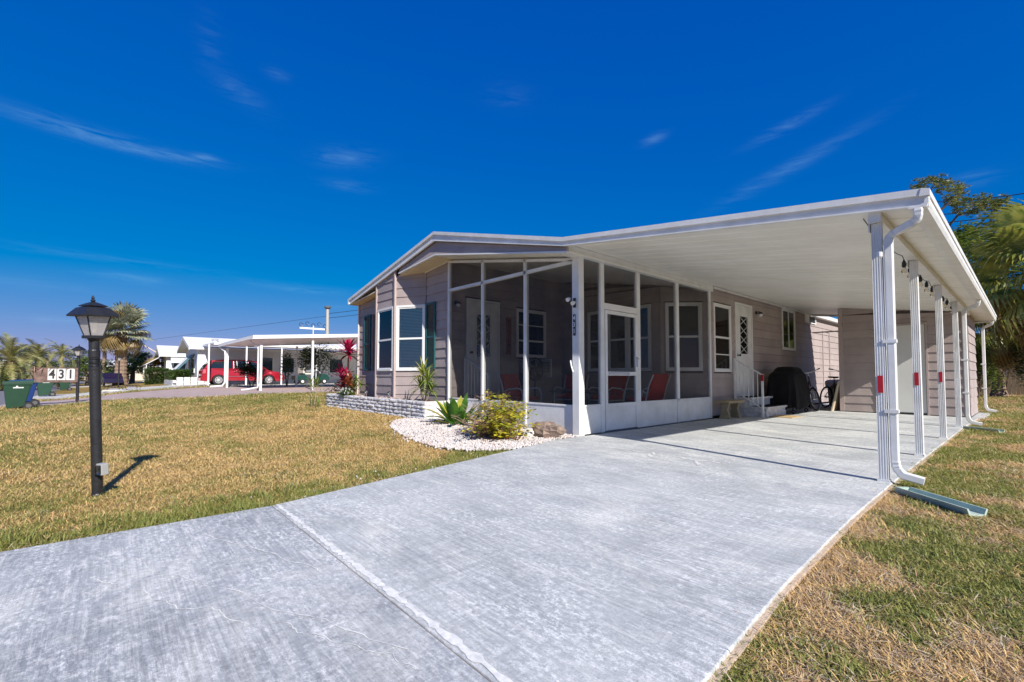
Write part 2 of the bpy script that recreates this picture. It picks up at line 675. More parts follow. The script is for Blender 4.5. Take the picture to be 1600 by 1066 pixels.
def flat_slab(name, polyxy, mat, parent, z=0.0, th=.14, bevel=.005, label=None):
    mb = MB()
    mb.prism(polyxy, z - th, z, 'z')
    return mb.build(name, mat, parent, kind='structure' if parent is None else None, bevel=bevel, label=label)


drv = bpy.data.objects.new('driveway', None)
COL.objects.link(drv)
drv['kind'] = 'structure'
OFF[drv.name] = Vector((0, 0, 0))


def slab_poly(y0, y1, l, r, n=6, wob=0):
    ys = [y0 + (y1 - y0) * i / n for i in range(n + 1)]
    return [(l(y), y) for y in ys][::-1] + [(r(y), y) for y in ys]


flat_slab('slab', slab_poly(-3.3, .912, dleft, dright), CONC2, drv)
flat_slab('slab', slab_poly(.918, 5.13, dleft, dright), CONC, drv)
flat_slab('slab', slab_poly(5.142, 14.86, lambda y: -4.70, dright), CONC, drv)
flat_slab('slab', [(-4.7, 14.872), (-4.7, 26), (-3.38, 26), (-3.38, 14.872)], CONC, drv)
flat_slab('slab', [(-.90, 14.872), (-.90, 17.1), (-.66, 17.1), (-.70, 14.872)], CONC, drv)
# raw concrete bed showing along the edges and in the joints
mbx = MB()
mbx.prism(slab_poly(-3.3, 5.2, lambda y: dleft(y) - .012, lambda y: dright(y) + .022), -.16, -.014, 'z')
mbx.prism(slab_poly(5.2, 14.9, lambda y: -4.71, lambda y: dright(y) + .03), -.16, -.0141, 'z')
mbx.build('slab_bed', CONCRAW, drv)
# trowelled pale margin beside the joint, filled cracks and paint scuffs
def ribbon(mb, pts, w, z):
    pts = [Vector((p[0], p[1], z)) for p in pts]
    vs, fs = [], []
    for i, p in enumerate(pts):
        d = (pts[min(i + 1, len(pts) - 1)] - pts[max(i - 1, 0)]).normalized()
        u = Vector((-d.y, d.x, 0))
        ww = w * (.35 + 1.1 * random.random()) / 2
        vs += [p + u * ww, p - u * ww]
    for i in range(len(pts) - 1):
        fs.append((2 * i, 2 * i + 1, 2 * i + 3, 2 * i + 2))
    mb.add(vs, fs)


PALEST = M('pale_filler', (.68, .67, .65), .9, 0, .2, 30)
mb = MB()
ribbon(mb, [(-3.7 + i * .025, .948 + .003 * math.sin(i * .9)) for i in range(120)], .034, .003)
mb.build('pale_margin', PALEST, drv)
mb = MB()
mb.box(-3.7, -.66, .9121, .9179, -.1, -.006)
mb.build('joint_dirt', M('joint_dirt', (.20, .16, .13), .95), drv)
for seed, (a, b, amp, w) in enumerate([((-3.2, .05), (-1.45, .80), .05, .0045), ((-2.95, -.05), (-2.0, .42), .05, .0045), ((-1.95, .5), (-1.35, .78), .03, .004), ((-3.3, .45), (-2.3, .80), .03, .006)]):
    mb = MB()
    n = 46
    pts = []
    for i in range(n + 1):
        t = i / n
        nn = noise.noise(Vector((t * 7, seed * 9.1, 0))) * amp + noise.noise(Vector((t * 30, seed * 5.3, 2))) * amp * .3
        pts.append((a[0] + (b[0] - a[0]) * t - nn * .5, a[1] + (b[1] - a[1]) * t + nn))
    ribbon(mb, pts, w, .0035)
    mb.build('filled_crack', PALEST, drv)
for pts in ([(-3.45, 5.05), (-3.25, 5.0), (-3.12, 5.08), (-3.0, 4.95), (-2.9, 4.98)], [(-3.1, 4.97), (-2.98, 4.8), (-2.8, 4.72)],
            [(-2.75, 5.05), (-2.6, 4.95), (-2.5, 4.97), (-2.36, 5.05), (-2.25, 5.0)], [(-2.5, 4.95), (-2.38, 4.78), (-2.34, 4.7)]):
    mb = MB()
    q = []
    for (x0, y0), (x1, y1) in zip(pts, pts[1:]):
        for k in range(7):
            q.append((x0 + (x1 - x0) * k / 7 + random.uniform(-.012, .012), y0 + (y1 - y0) * k / 7 + random.uniform(-.012, .012)))
    ribbon(mb, q, .035, .0035)
    mb.build('paint_scuff', PALEST, drv)

# street and neighbours' driveways
ysr = [-9.5, -8, -6.5, -5, -4, -3.35]
xsr = list(np.arange(-160, 12, 4.0))
mb = MB()
vs = [(x, y, H(x, y) + .02) for x in xsr for y in ysr]
n = len(ysr)
mb.add(vs, [(i * n + j, i * n + j + 1, (i + 1) * n + j + 1, (i + 1) * n + j) for i in range(len(xsr) - 1) for j in range(n - 1)])
structure(mb.build('street', ASPHALT))
Y1 = [-3.35, -2.5, -1.5, -.5, .5, 1.5, 2.5, 3.5, 4.5, 6, 8, 10, 13, 16]
strip('neighbour_driveway', lambda y: -30.8, lambda y: -26.3 + 4.6 * sstep(-3, 3.5, y), Y1, PAVER, .02)
strip('neighbour_driveway', lambda y: -41.5, lambda y: -33.2, Y1 + [19], CONCPALE, .02)
strip('neighbour_driveway', lambda y: -74, lambda y: -68, Y1, CONCPALE, .02)
strip('neighbour_path', lambda y: -37.9, lambda y: -36.4, [-1.6, -1.2, -.8, -.3], CONCPALE, .035)


# ---------------------------------------------------------------- framed wall helpers
class Fr:
    """local frame: s along the wall, t outwards, z up"""
    def __init__(f, p0, p1):
        f.p0 = Vector((*p0, 0))
        d = Vector((*p1, 0)) - f.p0
        f.len = d.length
        f.d = d.normalized()
        f.n = Vector((f.d.y, -f.d.x, 0))

    def P(f, s, t, z):
        return f.p0 + f.d * s + f.n * t + Vector((0, 0, z))

    def box(f, mb, s0, s1, t0, t1, z0, z1):
        return mb.hexa([f.P(s0, t1, z0), f.P(s1, t1, z0), f.P(s1, t0, z0), f.P(s0, t0, z0),
                        f.P(s0, t1, z1), f.P(s1, t1, z1), f.P(s1, t0, z1), f.P(s0, t0, z1)])


def siding_wall(parent, p0, p1, zb, zt0, zt1, openings=(), pitch=.215, mat=None, trim=True, z_first=None, core_t=(-.10, -.03)):
    mat = mat or SIDING
    fr = Fr(p0, p1)
    ztop = lambda s: zt0 + (zt1 - zt0) * s / fr.len
    mb = MB()
    mb.hexa([fr.P(0, core_t[1], zb), fr.P(fr.len, core_t[1], zb), fr.P(fr.len, core_t[0], zb), fr.P(0, core_t[0], zb),
             fr.P(0, core_t[1], zt0), fr.P(fr.len, core_t[1], zt1), fr.P(fr.len, core_t[0], zt1), fr.P(0, core_t[0], zt0)])
    wall = mb.build('wall', CORE, parent)
    z = zb if z_first is None else z_first
    zmax = max(zt0, zt1)
    while z < zmax - .02:
        z1 = z + pitch
        br = {0.0, fr.len}
        for (a, b, c, d) in openings:
            if d > z and c < z1:
                br |= {max(0, a), min(fr.len, b)}
        br = sorted(br)
        runs = []
        for a, b in zip(br, br[1:]):
            if b - a < .015:
                continue
            mid = (a + b) / 2
            spans = [(max(z, zb), z1)]
            for (oa, ob, oc, od) in openings:
                if oa < mid < ob:
                    new = []
                    for (u, v) in spans:
                        if od <= u or oc >= v:
                            new.append((u, v))
                        else:
                            if oc - u > .012:
                                new.append((u, oc))
                            if v - od > .012:
                                new.append((od, v))
                    spans = new
            for (u, v) in spans:
                if min(ztop(a), v) - u < .012 and min(ztop(b), v) - u < .012:
                    continue
                runs.append([a, b, u, v])
        # merge neighbouring full-height runs into one board
        merged = []
        for r_ in runs:
            if merged and abs(merged[-1][1] - r_[0]) < 1e-6 and merged[-1][2:] == r_[2:]:
                merged[-1][1] = r_[1]
            else:
                merged.append(r_)
        for (a, b, u, v) in merged:
            mb = MB()
            za, zb_ = min(v, ztop(a)), min(v, ztop(b))
            za, zb_ = max(za, u + .002), max(zb_, u + .002)
            tt = lambda q: .020 - .017 * (q - z) / pitch       # lap: thick at the bottom edge
            wob = random.uniform(-.0015, .0015)
            mb.hexa([fr.P(a, tt(u) + wob, u + .001), fr.P(b, tt(u) + wob, u + .001), fr.P(b, -.028, u + .001), fr.P(a, -.028, u + .001),
                     fr.P(a, tt(za), za - .001), fr.P(b, tt(zb_), zb_ - .001), fr.P(b, -.028, zb_ - .001), fr.P(a, -.028, za - .001)])
            mb.build('plank', mat, wall)
        z = z1
    return fr


def window(parent, fr, s0, s1, z0, z1, cols=1, mid=None, blind=False, name='window', fw=.05, out=.035, trimmat=None, slide=False, extra=None, sillz=True):
    tm = trimmat or TRIMW
    mb = MB()
    b = fr.box
    b(mb, s0 - fw, s0, -.03, out, z0 - fw, z1 + fw)
    b(mb, s1, s1 + fw, -.03, out, z0 - fw, z1 + fw)
    b(mb, s0, s1, -.03, out, z1, z1 + fw)
    b(mb, s0, s1, -.03, out + .012, z0 - fw, z0)
    for i in range(1, cols):
        s = s0 + (s1 - s0) * i / cols
        b(mb, s - .045, s + .045, -.03, out - .003, z0, z1)
    w = mb.build(name, tm, parent, bevel=.004)
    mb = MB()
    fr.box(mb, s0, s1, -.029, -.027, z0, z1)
    mb.build('room_shade_sheet', ROOMSHADE, w)  # flat black sheet just behind the glass paints the room's shade
    mid = (z0 + z1) / 2 if mid is None else mid
    for i in range(cols):
        a = s0 + (s1 - s0) * i / cols + (.045 if i else 0)
        c = s0 + (s1 - s0) * (i + 1) / cols - (.045 if i < cols - 1 else 0)
        mb = MB()
        t0, t1 = .002, .022
        b(mb, a, a + .03, t0, t1, z0, z1)
        b(mb, c - .03, c, t0, t1, z0, z1)
        b(mb, a + .03, c - .03, t0, t1, z0, z0 + .03)
        b(mb, a + .03, c - .03, t0, t1, z1 - .03, z1)
        if slide:
            m_ = (a + c) / 2
            b(mb, m_ - .018, m_ + .018, t0, t1 + .004, z0 + .03, z1 - .03)
        else:
            b(mb, a + .03, c - .03, t0, t1 + .006, mid - .022, mid + .022)
            if extra:
                b(mb, a + .03, c - .03, t0, t1, extra - .012, extra + .012)
        mb.build('sash', tm, w)
        if slide:
            cells = [(a + .03, m_ - .018, z0 + .03, z1 - .03), (m_ + .018, c - .03, z0 + .03, z1 - .03)]
        else:
            cells = [(a + .03, c - .03, z0 + .03, mid - .022), (a + .03, c - .03, mid + .022, z1 - .03)]
        for (p, q, u, v) in cells:
            mb = MB()
            b(mb, p, q, .008, .012, u, v)
            mb.build('pane', GLASS, w)
        if blind:
            mb = MB()
            z = z0 + .02
            while z < z1 - .02:
                mb.hexa([fr.P(a + .03, -.006, z), fr.P(c - .03, -.006, z), fr.P(c - .03, -.016, z + .029), fr.P(a + .03, -.016, z + .029),
                         fr.P(a + .03, -.006, z + .002), fr.P(c - .03, -.006, z + .002), fr.P(c - .03, -.016, z + .031), fr.P(a + .03, -.016, z + .031)])
                z += .036
            mb.build('blind', BLIND, w)
    return w


def shutter(parent, fr, s0, s1, z0, z1, mat=None):
    mat = mat or SHUTTER
    mb = MB()
    e = .05
    b = fr.box
    b(mb, s0, s0 + e, .02, .055, z0, z1)
    b(mb, s1 - e, s1, .02, .055, z0, z1)
    zm = z0 + (z1 - z0) * .48
    for (u, v) in ((z0, z0 + e), (zm - e / 2, zm + e / 2), (z1 - e, z1)):
        b(mb, s0 + e, s1 - e, .02, .055, u, v)
    sh = mb.build('shutter', mat, parent, bevel=.003)
    mb = MB()
    for (u, v) in ((z0 + e, zm - e / 2), (zm + e / 2, z1 - e)):
        z = u + .004
        while z < v - .01:
            mb.hexa([fr.P(s0 + e, .048, z), fr.P(s1 - e, .048, z), fr.P(s1 - e, .026, z + .014), fr.P(s0 + e, .026, z + .014),
                     fr.P(s0 + e, .048, z + .006), fr.P(s1 - e, .048, z + .006), fr.P(s1 - e, .026, z + .02), fr.P(s0 + e, .026, z + .02)])
            z += .03
    mb.build('louvres', mat, sh)
    return sh


def lattice_door(parent, fr, s0, s1, z0, z1, knob_left=True, n_rows=3, diamond=(.28, .72, .42, .86)):
    """white door in a casing with a diamond lattice over its light"""
    mb = MB()
    fr.box(mb, s0, s0 + .05, -.03, .03, z0, z1)
    fr.box(mb, s1 - .05, s1, -.03, .03, z0, z1)
    fr.box(mb, s0 + .05, s1 - .05, -.03, .03, z1 - .05, z1)
    fr.box(mb, s0, s1, -.03, .045, z0 - .03, z0)
    casing = mb.build('door_frame', TRIMW, parent, bevel=.003)
    a, b = s0 + .055, s1 - .055
    c, d = z0 + .006, z1 - .055
    w, h = b - a, d - c
    u0, u1 = a + w * diamond[0], a + w * diamond[1]
    v0, v1 = c + h * diamond[2], c + h * diamond[3]
    mb = MB()
    fr.box(mb, a, u0, -.02, .015, c, d)
    fr.box(mb, u1, b, -.02, .015, c, d)
    fr.box(mb, u0, u1, -.02, .015, c, v0)
    fr.box(mb, u0, u1, -.02, .015, v1, d)
    door = mb.build('door', WHITE, parent, bevel=.003)
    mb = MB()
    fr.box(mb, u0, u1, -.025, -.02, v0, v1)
    mb.build('room_shade_sheet', ROOMSHADE, door)  # shade beyond the door light, put in as a thin black sheet
    mb = MB()
    fr.box(mb, u0, u1, -.006, -.002, v0, v1)
    mb.build('pane', GLASS, door)
    mb = MB()
    rw, rh = u1 - u0, (v1 - v0) / n_rows

    def slatline(sa, za, sb, zb):
        p, q = fr.P(sa, .008, za), fr.P(sb, .008, zb)
        mb.tube([p, q], .009, 4)
    for k in range(n_rows):
        zz = v0 + rh * k
        slatline(u0, zz, u1, zz + rh)
        slatline(u1, zz, u0, zz + rh)
    for (sa, sb) in ((u0 - .012, u0 + .006), (u1 - .006, u1 + .012)):
        fr.box(mb, sa, sb, .0151, .022, v0 - .012, v1 + .012)
    mb.build('lattice', WHITE, door)
    k = a + .07 if knob_left else b - .07
    mb = MB()
    mb.lathe([(.028, 0), (.028, .008), (.012, .012), (.012, .04), (.03, .05), (.03, .07), (.015, .08)], fr.P(k, .015, c + h * .44), 10,
             Matrix((fr.d, Vector((0, 0, 1)), fr.n)).transposed())
    mb.build('handle', BLACKM, door)
    return door


# ---------------------------------------------------------------- the house
house = thing('mobile_home', 'mauve lap-sided mobile home with white gable trim and a bay window', 'house', (-9, 10, 0), world=True)
rake = [(-12.98, 3.20), (-8.37, 4.06), (-4.655, 3.075)]
YF = 5.15


def rk(x, pts=rake):
    for (a, za), (b, zb) in zip(pts, pts[1:]):
        if x <= b:
            return za + (zb - za) * (x - a) / (b - a)
    return pts[-1][1]


def soff(x):
    """underside of the gable overhang"""
    p = [(-12.98, 3.03), (-11.22, 3.19), (-10.06, 3.43), (-8.41, 3.56), (-4.63, 2.86), (-4.4, 2.82)]
    return rk(x, p)


# left part of the front
frA = siding_wall(house, (-12.85, 5.42), (-11.62, 5.42), .30, 3.03, 3.14, [(.86, 1.3, 1.10, 2.65)])
frAb = siding_wall(house, (-11.60, 5.42), (-11.22, 5.205), .30, 3.14, 3.3, [(.04, .40, 1.08, 2.67)])
window(house, frAb, .09, .36, 1.13, 2.62)
frB = siding_wall(house, (-11.22, 5.2), (-10.23, 5.2), .30, rk(-11.22) - .19, rk(-10.23) - .19, [(.06, .93, 1.08, 2.67)])
window(house, frB, .11, .88, 1.13, 2.62, mid=1.86)
frC = siding_wall(house, (-10.22, 5.21), (-9.49, 5.63), .30, soff(-10.22), soff(-9.49), [(.02, .83, 1.08, 2.67)])
window(house, frC, .08, .78, 1.13, 2.62, mid=1.86, blind=True)
frD = siding_wall(house, (-9.48, 5.64), (-8.55, 5.64), .30, soff(-9.48), soff(-8.55))
shutter(house, frD, .03, .44, 1.12, 2.68)
shutter(house, frA, .40, .82, 1.10, 2.66)
# trim strips at the bay's corners and the house corner
for (x, y, zt, w) in ((-12.85, 5.405, 3.03, .05), (-11.235, 5.178, rk(-11.2) - .2, .05), (-10.215, 5.178, rk(-10.2) - .2, .05)):
    mb = MB()
    mb.box(x - w / 2, x + w / 2, y - .02, y + .03, .30, zt)
    mb.build('corner_trim', SIDTRIM, house)
mb = MB()
mb.box(-12.885, -12.855, 5.37, 5.47, .25, 3.02)
mb.build('corner_trim', TRIMW, house)
# side walls
frPL = siding_wall(house, (-8.55, 5.66), (-8.55, 9.39), .05, 3.55, 3.55,
                   [(.43, 1.49, .5, 2.80), (2.0, 3.08, 1.40, 2.72)])
frPB = siding_wall(house, (-8.53, 9.39), (-5.54, 9.39), .05, 3.53, 3.0, [(.90, 2.78, 1.05, 2.66)])
frDG = siding_wall(house, (-5.53, 9.40), (-4.79, 10.14), .05, 3.0, 2.9, [(.09, .93, 1.02, 2.66)])
frS = siding_wall(house, (-4.77, 10.22), (-4.77, 26), .05, 3.0, 3.0,
                  [(.14, 1.06, 1.02, 2.68), (1.30, 2.37, .44, 2.80), (4.55, 5.68, 1.72, 2.98)])
siding_wall(house, (-12.85, 26), (-12.85, 5.45), .05, 3.0, 3.0, pitch=.43)
siding_wall(house, (-4.79, 26), (-12.83, 26), .05, 3.0, 3.0, pitch=.43)
lattice_door(house, frPL, .46, 1.46, .55, 2.76, diamond=(.27, .73, .40, .86))
window(house, frPL, 2.06, 3.02, 1.48, 2.62, mid=1.86, extra=2.26)
window(house, frPB, .96, 2.72, 1.12, 2.58, cols=3)
window(house, frDG, .15, .87, 1.12, 2.58)
window(house, frS, .19, 1.0, 1.10, 2.60, mid=1.86, extra=1.46)
lattice_door(house, frS, 1.31, 2.36, .47, 2.79, n_rows=4, diamond=(.24, .76, .46, .88))
window(house, frS, 4.61, 5.62, 1.78, 2.92, slide=True)
# floor slab and inner partition closing off the rooms behind the porch
mb = MB()
mb.box(-8.55, -4.80, 5.70, 9.38, -.05, .05)
mb.build('porch_floor', M('porch_floor_paint', (.30, .29, .28), .6), house)
# underpinning below the siding of the front
mb = MB()
mb.prism([(-12.83, 5.45), (-11.6, 5.45), (-11.22, 5.23), (-10.23, 5.23), (-9.5, 5.66), (-8.6, 5.66), (-8.6, 5.9), (-12.83, 5.9)], -.1, .299, 'z')
mb.build('skirting', M('pink_skirting', (.42, .26, .23), .8), house)
# wall AC grille and hatch
mb = MB()
frS.box(mb, 6.6, 7.72, .02, .05, 2.70, 2.73)
frS.box(mb, 6.6, 7.72, .02, .05, 2.97, 2.99)
frS.box(mb, 6.6, 6.64, .02, .05, 2.73, 2.97)
frS.box(mb, 7.66, 7.72, .02, .05, 2.73, 2.97)
frS.box(mb, 6.64, 7.02, .02, .045, 2.73, 2.97)
v = mb.build('vent_panel', TRIMW, house)
mb = MB()
frS.box(mb, 7.02, 7.66, .02, .03, 2.73, 2.97)
mb.build('vent_opening', BLACKM, v)
mb = MB()
frS.box(mb, 8.5, 8.53, .02, .035, .5, 2.55)
frS.box(mb, 9.3, 9.33, .02, .035, .5, 2.55)
frS.box(mb, 8.53, 9.3, .02, .035, 2.52, 2.55)
mb.build('hatch_trim', SIDTRIM, house)
# wall lamps
def wall_lamp(fr, s, z):
    mb = MB()
    mb.lathe([(.045, 0), (.045, .02), (.03, .03)], fr.P(s, .02, z), 10, Matrix((fr.d, Vector((0, 0, 1)), fr.n)).transposed())
    mb.tube([fr.P(s, .03, z), fr.P(s, .10, z + .02), fr.P(s, .13, z - .01)], .012, 6)
    mb.lathe([(.02, .06), (.055, .03), (.06, 0)], fr.P(s, .13, z - .05), 10)
    o = mb.build('wall_lamp', BLACKM, house)
    mb = MB()
    mb.lathe([(.012, -.07), (.045, -.05), (.055, -.0), (.04, .03)], fr.P(s, .13, z - .06), 10)
    mb.build('lamp_shade', M('milk_glass', (.75, .73, .70), .25), o)


wall_lamp(frS, 2.62, 2.64)
wall_lamp(frPL, .16, 2.62)

# roof, fascia, soffits
mb = MB()
mb.prism([(-12.98, 3.175), (-8.37, 4.035), (-4.655, 3.05), (-4.655, 3.0), (-8.37, 3.975), (-12.98, 3.12)], YF + .02, 26.3, 'y')
roof = mb.build('roof', NROOF, house)
mb = MB()
lip = MB()
for (a, b, ha, hb) in ((-12.98, -8.37, .17, .19), (-8.37, -4.655, .19, .12)):
    za, zb = rk(a), rk(b)
    mb.prism([(a, za - ha), (b, zb - hb), (b, zb - .062), (a, za - .062)], YF, YF + .03, 'y')
    lip.prism([(a, za - .065), (b, zb - .065), (b, zb), (a, za)], YF - .025, YF + .015, 'y')
    lip.prism([(a, za - ha - .014), (b, zb - hb - .014), (b, zb - hb), (a, za - ha)], YF - .015, YF + .03, 'y')
mb.build('fascia', WHITE, roof)
lip.build('drip_edge', WHITE, roof)
mb = MB()
mb.box(-13.06, -12.98, YF - .02, 26.3, 3.04, 3.19)
mb.build('gutter', WHITE, roof)
mb = MB()
mb.box(-4.76, -4.60, 17.4, 26.3, 2.93, 3.05)
mb.build('gutter', WHITE, roof)
# mauve band below the fascia with the white line under it
g0, g1 = (-10.04, 3.452), (-8.41, 3.585)
for (pa, pb) in (((-10.04, 3.46), (-8.39, 3.585)), ((-8.39, 3.585), (-4.62, 2.865))):
    mb = MB()
    ta, tb = (rk(pa[0]) - (.19 if pa[0] > -9 else .18) - .012, rk(pb[0]) - (.19 if pb[0] < -8 else .13) - .012)
    fr = Fr((pa[0], 5.205), (pb[0], 5.205))
    mid = [(pa[1] + ta) / 2, (pb[1] + tb) / 2]
    for (z0a, z0b, z1a, z1b, t) in ((pa[1], pb[1], mid[0], mid[1], .012), (mid[0], mid[1], ta, tb, .0)):
        m2 = MB()
        m2.hexa([fr.P(0, t + .006, z0a), fr.P(fr.len, t + .006, z0b), fr.P(fr.len, -.03, z0b), fr.P(0, -.03, z0a),
                 fr.P(0, t - .004, z1a), fr.P(fr.len, t - .004, z1b), fr.P(fr.len, -.03, z1b), fr.P(0, -.03, z1a)])
        m2.build('gable_board', SIDING, house)
    m2 = MB()
    m2.hexa([fr.P(0, .03, pa[1] - .03), fr.P(fr.len, .03, pb[1] - .03), fr.P(fr.len, -.03, pb[1] - .03), fr.P(0, -.03, pa[1] - .03),
             fr.P(0, .03, pa[1] - .002), fr.P(fr.len, .03, pb[1] - .002), fr.P(fr.len, -.03, pb[1] - .002), fr.P(0, -.03, pa[1] - .002)])
    m2.build('gable_trim', TRIMW, house)
# soffits (tan) : left, bay to porch, and over the porch
for (xs, y0, y1, m_) in (([-12.97, -11.23], YF + .03, 5.9, SOFFIT), ([-10.2, -8.41, -8.56], YF + .09, 5.9, SOFFIT),):
    xs = sorted(xs)
    mb = MB()
    up = [(x, soff(x) + .01) for x in xs]
    mb.prism([(x, z - .03) for x, z in up] + up[::-1], y0, y1, 'y')
    mb.build('soffit', m_, house)
mb = MB()
mb.prism([(-8.56, 3.55), (-8.41, 3.55), (-4.66, 2.87), (-4.66, 2.90), (-8.41, 3.58), (-8.56, 3.58)], YF + .09, 9.5, 'y')
mb.build('soffit', CREAM, house)
mb = MB()
mb.prism([(-10.2, soff(-10.2) - .045), (-8.56, soff(-8.56) - .045), (-8.56, soff(-8.56) - .02), (-10.2, soff(-10.2) - .02)], 5.60, 5.618, 'y')
mb.build('soffit_trim', TRIMW, house)

# ---------------------------------------------------------------- screened porch
porch = thing('screen_porch', 'white framed screened porch enclosure with low kick panels and screen door', 'porch', (-6.6, 5.7, 0), world=True)


def bar(name, x0, x1, y0, y1, z0, z1, mat=WHITE, parent=None, bevel=.004):
    mb = MB()
    mb.box(x0, x1, y0, y1, z0, z1)
    return mb.build(name, mat, parent if parent is not None else porch, bevel=bevel)


bar('corner_post', -4.85, -4.71, 5.57, 5.70, 0, 2.93)
for x in (-8.50, -7.275, -6.01):
    bar('mullion', x - .03, x + .03, 5.60, 5.68, .06, soff(x) - .03)
mb = MB()
mb.hexa([(-8.47, 5.60, 2.83), (-4.86, 5.60, 2.79), (-4.86, 5.67, 2.79), (-8.47, 5.67, 2.83),
         (-8.47, 5.60, 2.89), (-4.86, 5.60, 2.85), (-4.86, 5.67, 2.85), (-8.47, 5.67, 2.89)])
mb.build('rail', WHITE, porch)
bar('rail', -8.47, -4.86, 5.61, 5.67, .455, .485)
for (a, b) in ((-8.47, -7.305), (-7.245, -6.04), (-5.98, -4.86)):
    bar('kick_panel', a, b, 5.62, 5.655, -.04, .455)
    mb = MB()
    mb.box(a, b, 5.636, 5.638, .485, 2.80)
    mb.build('screen', SCREEN, porch)
    mb = MB()
    mb.hexa([(a, 5.636, 2.85), (b, 5.636, 2.83), (b, 5.638, 2.83), (a, 5.638, 2.85),
             (a, 5.636, soff(a) - .03), (b, 5.636, soff(b) - .03), (b, 5.638, soff(b) - .03), (a, 5.638, soff(a) - .03)])
    mb.build('screen', SCREEN, porch)
mb = MB()
mb.hexa([(-8.47, 5.60, soff(-8.47) - .08), (-4.8, 5.60, soff(-4.8) - .08), (-4.8, 5.67, soff(-4.8) - .08), (-8.47, 5.67, soff(-8.47) - .08),
         (-8.47, 5.60, soff(-8.47) - .03), (-4.8, 5.60, soff(-4.8) - .03), (-4.8, 5.67, soff(-4.8) - .03), (-8.47, 5.67, soff(-8.47) - .03)])
mb.build('top_rail', WHITE, porch)
# side facing the carport
bar('beam', -4.86, -4.68, 5.30, 10.22, 2.87, 3.005)
for (a, b) in ((5.70, 6.17), (7.35, 8.67), (8.77, 10.13)):
    bar('kick_panel', -4.785, -4.75, a, b, 0.01, .455)
    mb = MB()
    mb.box(-4.769, -4.767, a, b, .485, 2.87)
    mb.build('screen', SCREEN, porch)
bar('rail', -4.80, -4.735, 5.70, 6.17, .455, .485)
bar('rail', -4.80, -4.735, 7.35, 10.13, .455, .485)
for (a, b) in ((6.17, 6.27), (7.25, 7.35), (8.67, 8.77), (10.13, 10.20)):
    bar('mullion', -4.80, -4.735, a, b, 0.01, 2.87)
bar('rail', -4.80, -4.735, 6.27, 7.25, 2.09, 2.20)
mb = MB()
mb.box(-4.769, -4.767, 6.27, 7.25, 2.20, 2.87)
mb.build('screen', SCREEN, porch)
mb = MB()
for (a, b, c, d) in ((6.28, 6.34, .03, 2.08), (7.18, 7.24, .03, 2.08), (6.34, 7.18, 2.02, 2.08), (6.34, 7.18, .96, 1.03), (6.34, 7.18, .42, .485)):
    mb.box(-4.775, -4.725, a, b, c, d)
sd = mb.build('screen_door', WHITE, porch, bevel=.004)
mb = MB()
mb.box(-4.765, -4.74, 6.34, 7.18, .03, .42)
mb.build('kick_panel', WHITE, sd)
for (c, d) in ((.485, .96), (1.03, 2.02)):
    mb = MB()
    mb.box(-4.751, -4.749, 6.34, 7.18, c, d)
    mb.build('screen', SCREEN, sd)
mb = MB()
mb.box(-4.724, -4.70, 6.36, 6.95, .975, 1.01)
mb.build('closer', CHROME, sd)
mb = MB()
mb.box(-4.725, -4.715, 7.19, 7.23, 1.12, 1.30)
mb.tube([(-4.715, 7.21, 1.27), (-4.675, 7.21, 1.27), (-4.675, 7.12, 1.26)], .008, 6)
mb.build('handle', CHROME, sd)

# fittings on the corner post
mb = MB()
mb.box(-4.80, -4.76, 5.535, 5.56, 2.05, 2.20)
c = mb.build('security_light', BLACKM, None, loc=(-4.78, 5.55, 2.1))
tag(c, 'small twin-head security light screwed high on the porch corner post', 'light fixture')
for dx, z in ((-.07, 2.20), (.03, 2.13)):
    mb = MB()
    mb.lathe([(.018, 0), (.03, .03), (.034, .07)], (-4.78 + dx, 5.52, z), 10, Matrix.Rotation(R(115), 3, 'X'))
    mb.build('lamp_head', WHITE, c)
mb = MB()
mb.box(-4.815, -4.77, 5.552, 5.56, 1.60, 1.94)
c = mb.build('number_plate', BLACKM, None, loc=(-4.79, 5.56, 1.75))
tag(c, 'narrow black plate of small vertical house numbers on the porch corner post', 'number plate')


def text_mesh(txt, size, mat, parent, mtx, ext=.002, bold=.0, name='numeral', sx=1.0):
    cu = bpy.data.curves.new(name, 'FONT')
    cu.body = txt
    cu.size = size
    cu.extrude = ext
    cu.offset = bold
    cu.align_x = 'CENTER'
    cu.align_y = 'CENTER'
    cu.materials.append(mat)
    tmp = bpy.data.objects.new(name + '_outline', cu)
    me = bpy.data.meshes.new_from_object(tmp)
    bpy.data.objects.remove(tmp)
    if not me.materials:
        me.materials.append(mat)
    o = bpy.data.objects.new(name, me)
    COL.objects.link(o)
    o.parent = parent
    o.matrix_local = mtx @ Matrix.Diagonal((sx, 1, 1, 1))
    return o


DIGW = M('numeral_white', (.7, .7, .7), .5)
for i, ch in enumerate('431'):
    text_mesh(ch, .10, DIGW, c, Matrix.Translation((-.0025, -.009, .13 - i * .105)) @ Matrix.Rotation(R(90), 4, 'X'), .001, .002)
mb = MB()
mb.tube([(-4.87, 5.55, 1.20), (-4.83, 5.52, 1.12), (-4.80, 5.53, 1.02)], .012, 6)
c = mb.build('flag_bracket', WHITE, None, loc=(-4.8, 5.55, 1.1))
tag(c, 'small white metal flag bracket on the porch corner post', 'bracket')

